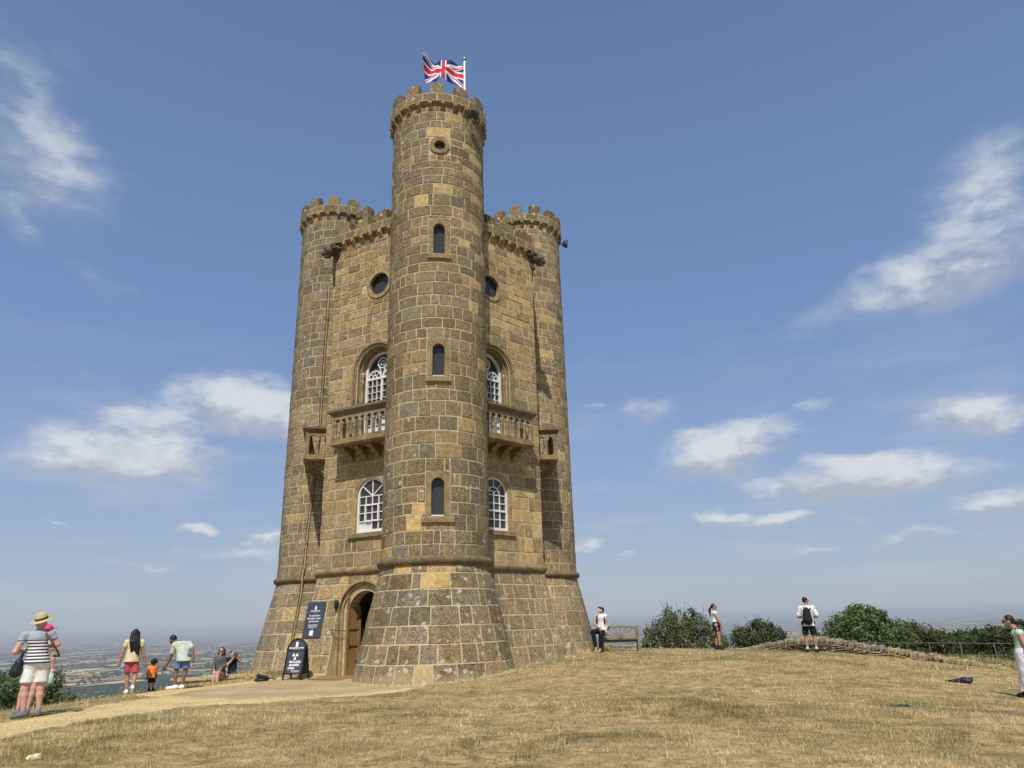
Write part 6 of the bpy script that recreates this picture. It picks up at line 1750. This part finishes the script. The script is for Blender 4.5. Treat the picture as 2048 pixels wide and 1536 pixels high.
# woman in the striped top, straw hat, holding her elbows out
w1 = person('woman in striped top, white shorts and straw hat standing by the path', -8.62, 13.72,
    dict(head=(.12, .03, 1.56), sL=(-.13, 0, 1.37), sR=(.27, 0, 1.38), eL=(-.28, -.04, 1.10), wL=(-.16, .22, 1.10), eR=(.37, .0, 1.20), wR=(.22, .24, 1.16), hL=(-.02, 0, .86), hR=(.13, 0, .86),
         kL=(-.13, 0, .48), kR=(.1, .0, .47), aL=(-.16, 0, .09), aR=(.07, .0, .1), tL=(-.32, -.04, .035), tR=(.08, .16, .03)), f=(.25, 1), k=.155, skin='pink', bulk=1.06,
    wear=[('top', MATS['striped_cotton'], .32, .12, .012), ('legs', cloth('white_cotton', (.72, .70, .68)), .7, .06), ('shoes', cloth('grey_trainer', (.16, .17, .18)))])
hed = root_frame[w1.name][0]
mb = MB(); mb.lathe([(.0, .155), (.06, .15), (.088, .135), (.1, .05), (.104, .03), (.2, .012), (.205, .006), (.2, .0), (.1, .0)], 28); me = mb.mesh('straw_hat', True)
mt = Matrix.Translation(tuple(hed + np.array([0, -.01, .055]))) @ Matrix.Rotation(R(-17), 4, 'Y') @ Matrix.Rotation(R(12), 4, 'X')
me.transform(mt); hat = obj('straw_hat', me, cloth('straw_weave', (.50, .40, .20)), w1)
mb = MB(); mb.lathe([(.103, .032), (.1065, .032), (.1045, .065), (.101, .065)], 28); me = mb.mesh('hat_band', True); me.transform(mt); obj('hat_band', me, MATS['black_metal'], hat)
me = field_mesh('shoulder_bag', [('c', (-.05, 0, .0), (-.08, 0, -.14), .075, .1), ('c', (-.05, 0, .05), (.0, 0, .2), .03, .02)], .012, .03)
sb = hold('shoulder_bag', 'dark shoulder bag at the hip of the woman in the striped top', 'bag', w1, me, MATS['black_metal'], (-.31, .02, .9))
mb = MB(); mb.tube([(-.03, .05, 1.42), (-.02, -.13, 1.39), (.1, -.175, 1.22), (.2, -.16, 1.08), (.24, .0, 1.0), (.15, .17, 1.0)], .018, 6); obj('strap', mb.mesh('strap', True), cloth('tan_leather', (.13, .075, .04)), w1)
# the person mostly hidden behind her
p2 = person('person in a pink cap mostly hidden behind the woman in the striped top', -9.1, 14.45,
    dict(head=(.2, .03, 1.46), sL=(-.05, 0, 1.25), sR=(.24, 0, 1.25), eL=(-.08, .1, 1.05), wL=(-.02, .28, 1.0), eR=(.3, .02, 1.02), wR=(.29, .03, .82), hL=(-.06, 0, .82), hR=(.12, 0, .82), kL=(-.16, 0, .45), kR=(0.0, .0, .45), aL=(-.24, 0, .09), aR=(-.09, .0, .09), tL=(-.3, .1, .03), tR=(-.1, .17, .03)), f=(.5, .9), hf=(.8, .5, .05), k=.13, s=.92, skin='pink',
    wear=[('top', cloth('pale_shirt', (.6, .6, .64)), .4, .1), ('legs', cloth('white_cotton', (.7, .7, .7)), .55, .03), ('shoes', cloth('grey_trainer', (.16, .17, .18)))], hair=('brown', 'short'))
cap(p2, cloth('pink_cap', (.75, .07, .22)))
mb = MB(); mb.lathe([(0, -.2), (.04, -.2), (.045, -.19), (.045, -.05), (.03, -.02), (.025, .0), (.032, .005), (.032, .035), (0, .04)], 14)
hold('water_bottle', 'mint green water bottle hanging from the hand of the person in the pink cap', 'bottle', p2, mb.mesh('water_bottle', True), cloth('mint_plastic', (.45, .68, .55), .4), (.19, .03, .72))

# woman with long black hair walking away
w3 = person('woman with long black hair, yellow blouse and red shorts walking away', -10.5, 20.75,
    dict(head=(.08, .02, 1.53), sL=(-.11, 0, 1.32), sR=(.24, 0, 1.31), eL=(-.23, .02, 1.06), wL=(-.28, .06, .83), eR=(.27, .0, 1.04), wR=(.32, .04, .81), hL=(-.075, 0, .84), hR=(.075, 0, .84), kL=(-.1, .06, .46), kR=(.09, -.04, .46), aL=(-.12, .03, .09), aR=(.03, -.16, .2), tL=(-.16, .17, .03), tR=(.0, -.06, .05)), f=(-.05, 1), k=.11, skin='tan', bulk=1.03, s=.95,
    wear=[('top', cloth('yellow_blouse', (.60, .55, .34)), .3, .02, .022), ('legs', cloth('red_shorts', (.42, .085, .10)), .72, .055), ('shoes', cloth('white_shoe', (.78, .78, .78)))], hair=('black', 'long'))
mb = MB(); mb.lathe([(0, 0), (.04, 0), (.048, .13), (.052, .135), (.05, .15), (0, .155)], 14)
hold('blue_cup', 'bright blue lidded cup in the hand of the woman with long hair', 'cup', w3, mb.mesh('blue_cup', True), cloth('blue_plastic', (.10, .48, .75), .4), (-.37, .08, .65), Matrix.Rotation(R(60), 4, 'Y'))
# small child
person('small child in an orange shirt and dark shorts', -10.45, 21.7,
    dict(head=(.06, .0, .755), sL=(-.06, 0, .61), sR=(.09, 0, .62), eL=(-.1, .02, .49), wL=(-.1, .06, .4), eR=(.12, .02, .5), wR=(.12, .06, .41), hL=(-.03, 0, .36), hR=(.06, 0, .36), kL=(-.03, .0, .2), kR=(.065, .0, .2), aL=(-.035, .0, .06), aR=(.065, .0, .06), tL=(-.04, .08, .025), tR=(.07, .08, .025)), f=(0, 1), k=.06, s=.74, bulk=.78, skin='tan', h=.009,
    wear=[('top', cloth('orange_shirt', (.80, .22, .06)), .75, .1, .016), ('legs', cloth('navy_shorts', (.015, .016, .03)), .75, .03), ('shoes', cloth('dark_shoe', (.03, .03, .035)))], hair=('black', 'curly'))
# man bending towards the child
person('man in pale green tee and denim shorts bending forward', -9.5, 21.45,
    dict(head=(-.22, .22, 1.29), sL=(-.17, .16, 1.16), sR=(.17, .1, 1.22), eL=(-.26, .26, .86), wL=(-.38, .3, .62), eR=(.3, -.02, 1.02), wR=(.31, -.1, .82), hL=(.02, .02, .83), hR=(.14, .0, .82), kL=(-.12, .06, .46), kR=(.12, .0, .46), aL=(-.14, .0, .09), aR=(.04, -.06, .09), tL=(-.34, .06, .035), tR=(-.06, .1, .035)), f=(-.5, .85), hf=(-.75, .5, -.55), k=.08, skin='brown', s=1.0,
    wear=[('top', cloth('pale_green_tee', (.47, .54, .45)), .62, -.16, .03), ('legs', cloth('denim', (.11, .18, .30)), .76, .055), ('shoes', cloth('white_shoe', (.78, .78, .78)))], hair=('black', 'short'))
# woman sitting on the low wall
w6 = person('woman in sunglasses and grey jacket sitting on the low stone wall', -9.55, 24.05,
    dict(head=(.13, .05, .86), sL=(-.03, .06, .66), sR=(.2, .06, .66), eL=(-.1, .0, .42), wL=(-.08, -.16, .34), eR=(.22, .02, .42), wR=(.12, -.18, .34), hL=(.03, .08, .2), hR=(.18, .08, .2), kL=(-.06, -.28, .24), kR=(.05, -.3, .24), aL=(-.1, -.36, -.14), aR=(.0, -.38, -.14), tL=(-.13, -.5, -.17), tR=(0, -.52, -.17)), f=(-.25, -1), k=.05, skin='fair', s=.92, z0=.0, h=.012,
    wear=[('top', cloth('grey_jacket', (.10, .105, .10)), 1.7, -.15, .025), ('skirt', cloth('pink_skirt', (.45, .22, .22)), .05, .16, .13, -.08, -.24)], hair=('dark', 'shoulder'))
shades(w6)
# man taking a picture
p7_ = person('man in a black tee photographing the view from below the brow', -12.27, 32.72,
    dict(head=(-.02, 0, 1.62), sL=(-.2, 0, 1.42), sR=(.2, 0, 1.42), eL=(-.2, -.22, 1.2), wL=(.06, -.26, 1.5), eR=(.34, -.16, 1.28), wR=(.16, -.26, 1.5), hL=(-.1, 0, .9), hR=(.1, 0, .9), kL=(-.12, -.03, .48), kR=(.12, .0, .48), aL=(-.13, 0, .09), aR=(.13, .0, .09), tL=(-.16, -.14, .03), tR=(.16, -.14, .03)), f=(.3, -1), hf=(.45, -.9, 0), k=.06, skin='fair', bulk=1.1, hand='fist', h=.013,
    wear=[('top', cloth('black_tee', (.016, .015, .018)), .55, -.02, .02), ('legs', cloth('blue_jeans', (.20, .27, .38)), 1.9, .02), ('shoes', cloth('dark_shoe', (.03, .03, .035)))], hair=('black', 'short'))
mb = MB(); mb.box(-.08, .08, -.05, .0, -.05, .05); mb.lathe([(.03, 0), (.035, .06), (0, .06)], 12)
hold('camera_body', 'small black camera held up by the man in the black tee', 'camera', p7_, bevelled(mb.mesh('camera_body'), .006), MATS['black_metal'], (.02, -.28, 1.6))
# man perched on the arm of the bench
bzz = H(3.0, 28.05)
p8 = person('man in black cap and white sleeveless top perched on the bench arm looking up', 3.02, 28.02,
    dict(head=(.03, -.05, 1.46), sL=(-.13, .0, 1.27), sR=(.19, .0, 1.27), eL=(-.24, -.02, 1.02), wL=(-.05, -.2, .86), eR=(.30, .02, 1.0), wR=(.2, -.08, .78), hL=(-.05, .05, .74), hR=(.13, .05, .74), kL=(-.29, -.22, .72), kR=(.0, -.34, .62), aL=(-.2, -.3, .10), aR=(-.06, -.3, .10), tL=(-.25, -.42, .03), tR=(-.12, -.42, .03)), f=(-.35, -1), hf=(-.62, -.45, .55), k=-.02, skin='fair', bulk=1.05, h=.012,
    wear=[('top', cloth('white_vest', (.74, .74, .76)), 0, .05, .016), ('legs', cloth('black_trousers', (.014, .013, .016)), 1.75, .025)], hair=('dark', 'short'))
cap(p8, MATS['black_metal'])
for s_ in (-1, 1):
    mb = MB(); mb.tube([(.03 + s_ * .1, .1, 1.3), (.03 + s_ * .12, -.06, 1.32), (.03 + s_ * .135, -.15, 1.15), (.03 + s_ * .15, -.1, .98)], .028, 6); obj('strap', mb.mesh('strap', True), MATS['black_metal'], p8)
# woman with a ponytail
p9 = person('woman with a ponytail, white top and black skirt looking right', 7.48, 28.74,
    dict(head=(.03, 0, 1.545), sL=(.0, .15, 1.33), sR=(.02, -.15, 1.33), eL=(.1, .19, 1.08), wL=(.2, .17, .86), eR=(.13, -.19, 1.08), wR=(.25, -.16, .84), hL=(.03, .09, .86), hR=(.03, -.08, .86), kL=(.0, .08, .48), kR=(.09, -.08, .48), aL=(-.04, .08, .1), aR=(.09, -.08, .1), tL=(.1, .09, .03), tR=(.22, -.09, .03)), f=(1, -.12), hf=(1, -.15, .05), k=0, skin='tan', s=.95, bulk=.92, h=.012,
    wear=[('top', cloth('white_vest', (.74, .74, .76)), 0, .38, .014), ('skirt', cloth('black_skirt', (.012, .012, .02)), .66, .15, .165, 0, 0), ('socks', MATS['black_metal'], .05), ('shoes', cloth('dark_shoe', (.03, .03, .035)))], hair=('brown', 'pony'))
shades(p9)
# man with the black backpack
p10 = person('man in white tee and black shorts wearing a black backpack by the dry stone wall', 10.12, 26.45,
    dict(head=(.04, .02, 1.69), sL=(-.16, 0, 1.47), sR=(.24, 0, 1.46), eL=(-.27, .03, 1.17), wL=(-.12, .24, 1.16), eR=(.36, .02, 1.17), wR=(.22, .24, 1.14), hL=(-.08, 0, .92), hR=(.13, 0, .92), kL=(-.12, 0, .5), kR=(.16, 0, .5), aL=(-.12, 0, .09), aR=(.17, 0, .09), tL=(-.16, .14, .03), tR=(.22, .14, .03)), f=(.2, 1), hf=(.85, .5, .0), k=0, skin='tan', bulk=1.08, h=.012,
    wear=[('top', cloth('white_tee', (.74, .75, .74)), .8, -.05, .02), ('legs', cloth('black_shorts', (.014, .014, .018)), .78, .05), ('socks', cloth('white_sock', (.7, .7, .7)), .07), ('shoes', cloth('dark_shoe', (.03, .03, .035)))], hair=('dark', 'short'))
shades(p10)
me = field_mesh('backpack', [('c', (.02, -.05, -.16), (-.02, -.04, .12), .165, .125, (0, 1, 0), 1.45), ('c', (.02, -.09, -.16), (0, -.08, .0), .11, .09), ('c', (-.02, -.02, .14), (-.03, .02, .25), .06, .03)], .012, .03)
bp = hold('backpack', 'black backpack worn by the man in the white tee', 'backpack', p10, me, cloth('black_nylon', (.018, .019, .024)), (.03, -.17, 1.22), Matrix.Rotation(R(8), 4, 'Y'))
for s_ in (-1, 1):
    mb = MB(); mb.tube([(s_ * .07, -.02, .18), (s_ * .11, .06, .26), (s_ * .13, .22, .23), (s_ * .15, .31, .08), (s_ * .13, .28, -.1)], .02, 6); obj('strap', mb.mesh('strap', True), MATS['black_nylon'], bp)
# woman at the right edge
p11 = person('woman in mint top and long white skirt walking left at the right edge', 10.28, 15.87,
    dict(head=(.0, .0, 1.46), sL=(.1, .16, 1.24), sR=(.14, -.14, 1.24), eL=(.14, .2, .98), wL=(.06, .2, .76), eR=(.2, -.2, .98), wR=(.16, -.22, .72), hL=(.16, .09, .82), hR=(.16, -.08, .82), kL=(.06, .09, .46), kR=(.24, -.08, .46), aL=(.02, .09, .1), aR=(.34, -.08, .14), tL=(-.12, .1, .03), tR=(.22, -.09, .05)), f=(-1, -.1), hf=(-1, -.1, -.02), k=0, skin='tan', s=.97, h=.011,
    wear=[('top', cloth('mint_top', (.42, .56, .44)), 0, .15, .016), ('skirt', cloth('white_linen', (.74, .73, .78)), .12, .215, .28, .03, 0), ('shoes', cloth('dark_shoe', (.03, .03, .035)))], hair=('dark', 'bun'))
shades(p11)
mb = MB(); mb.tube([(.15, .1, 1.3), (.1, -.1, 1.33), (-.0, -.09, 1.14), (-.03, .06, .98), (.03, .18, .9)], .014, 6); obj('strap', mb.mesh('strap', True), MATS['black_metal'], p11)
mb = MB(); mb.lathe([(.034, -.012), (.038, 0), (.034, .012)], 12, cap=False); me = mb.mesh('wristwatch', True); me.transform(Matrix.Translation((.165, -.22, .75))); obj('wristwatch', me, MATS['brass'], p11)
# two visitors on the roof
q_ = FACES['left'].P(1.82, 15.02, -.62, False)
pr_ = person('dark-haired visitor looking over the left parapet from the roof', q_[0], q_[1],
    dict(head=(0, 0, 1.49), sL=(-.18, 0, 1.28), sR=(.18, 0, 1.28), eL=(-.24, -.05, 1.02), wL=(-.15, -.22, .95), eR=(.24, -.05, 1.02), wR=(.15, -.22, .95), hL=(-.09, 0, .85), hR=(.09, 0, .85), kL=(-.1, 0, .45), kR=(.1, 0, .45), aL=(-.1, 0, .09), aR=(.1, 0, .09), tL=(-.1, -.14, .03), tR=(.1, -.14, .03)), f=(0, -1), skin='pink', s=.95, z0=15.2, h=.014, wear=[('top', cloth('black_tee', (.016, .015, .018)), .6, 0), ('legs', cloth('blue_jeans', (.2, .27, .38)), 1.9, .02)], hair=('dark', 'shoulder'))
shades(pr_)
q_ = FACES['right'].P(1.22, 15.02, -.42, False)
person('visitor in pink leaning on the right parapet of the roof', q_[0], q_[1],
    dict(head=(-.05, -.2, 1.5), sL=(-.2, -.08, 1.3), sR=(.14, -.08, 1.3), eL=(-.26, -.3, 1.16), wL=(-.06, -.42, 1.2), eR=(.2, -.3, 1.16), wR=(.04, -.44, 1.18), hL=(-.09, .1, .85), hR=(.09, .1, .85), kL=(-.1, .08, .45), kR=(.1, .08, .45), aL=(-.1, .08, .09), aR=(.1, .08, .09), tL=(-.1, -.06, .03), tR=(.1, -.06, .03)), f=(-.2, -1), hf=(-.5, -.8, -.3), skin='pink', s=.95, z0=15.02, h=.014, wear=[('top', cloth('pink_top', (.62, .2, .22)), .5, 0), ('legs', cloth('blue_jeans', (.2, .27, .38)), 1.9, .02)], hair=('brown', 'short'))
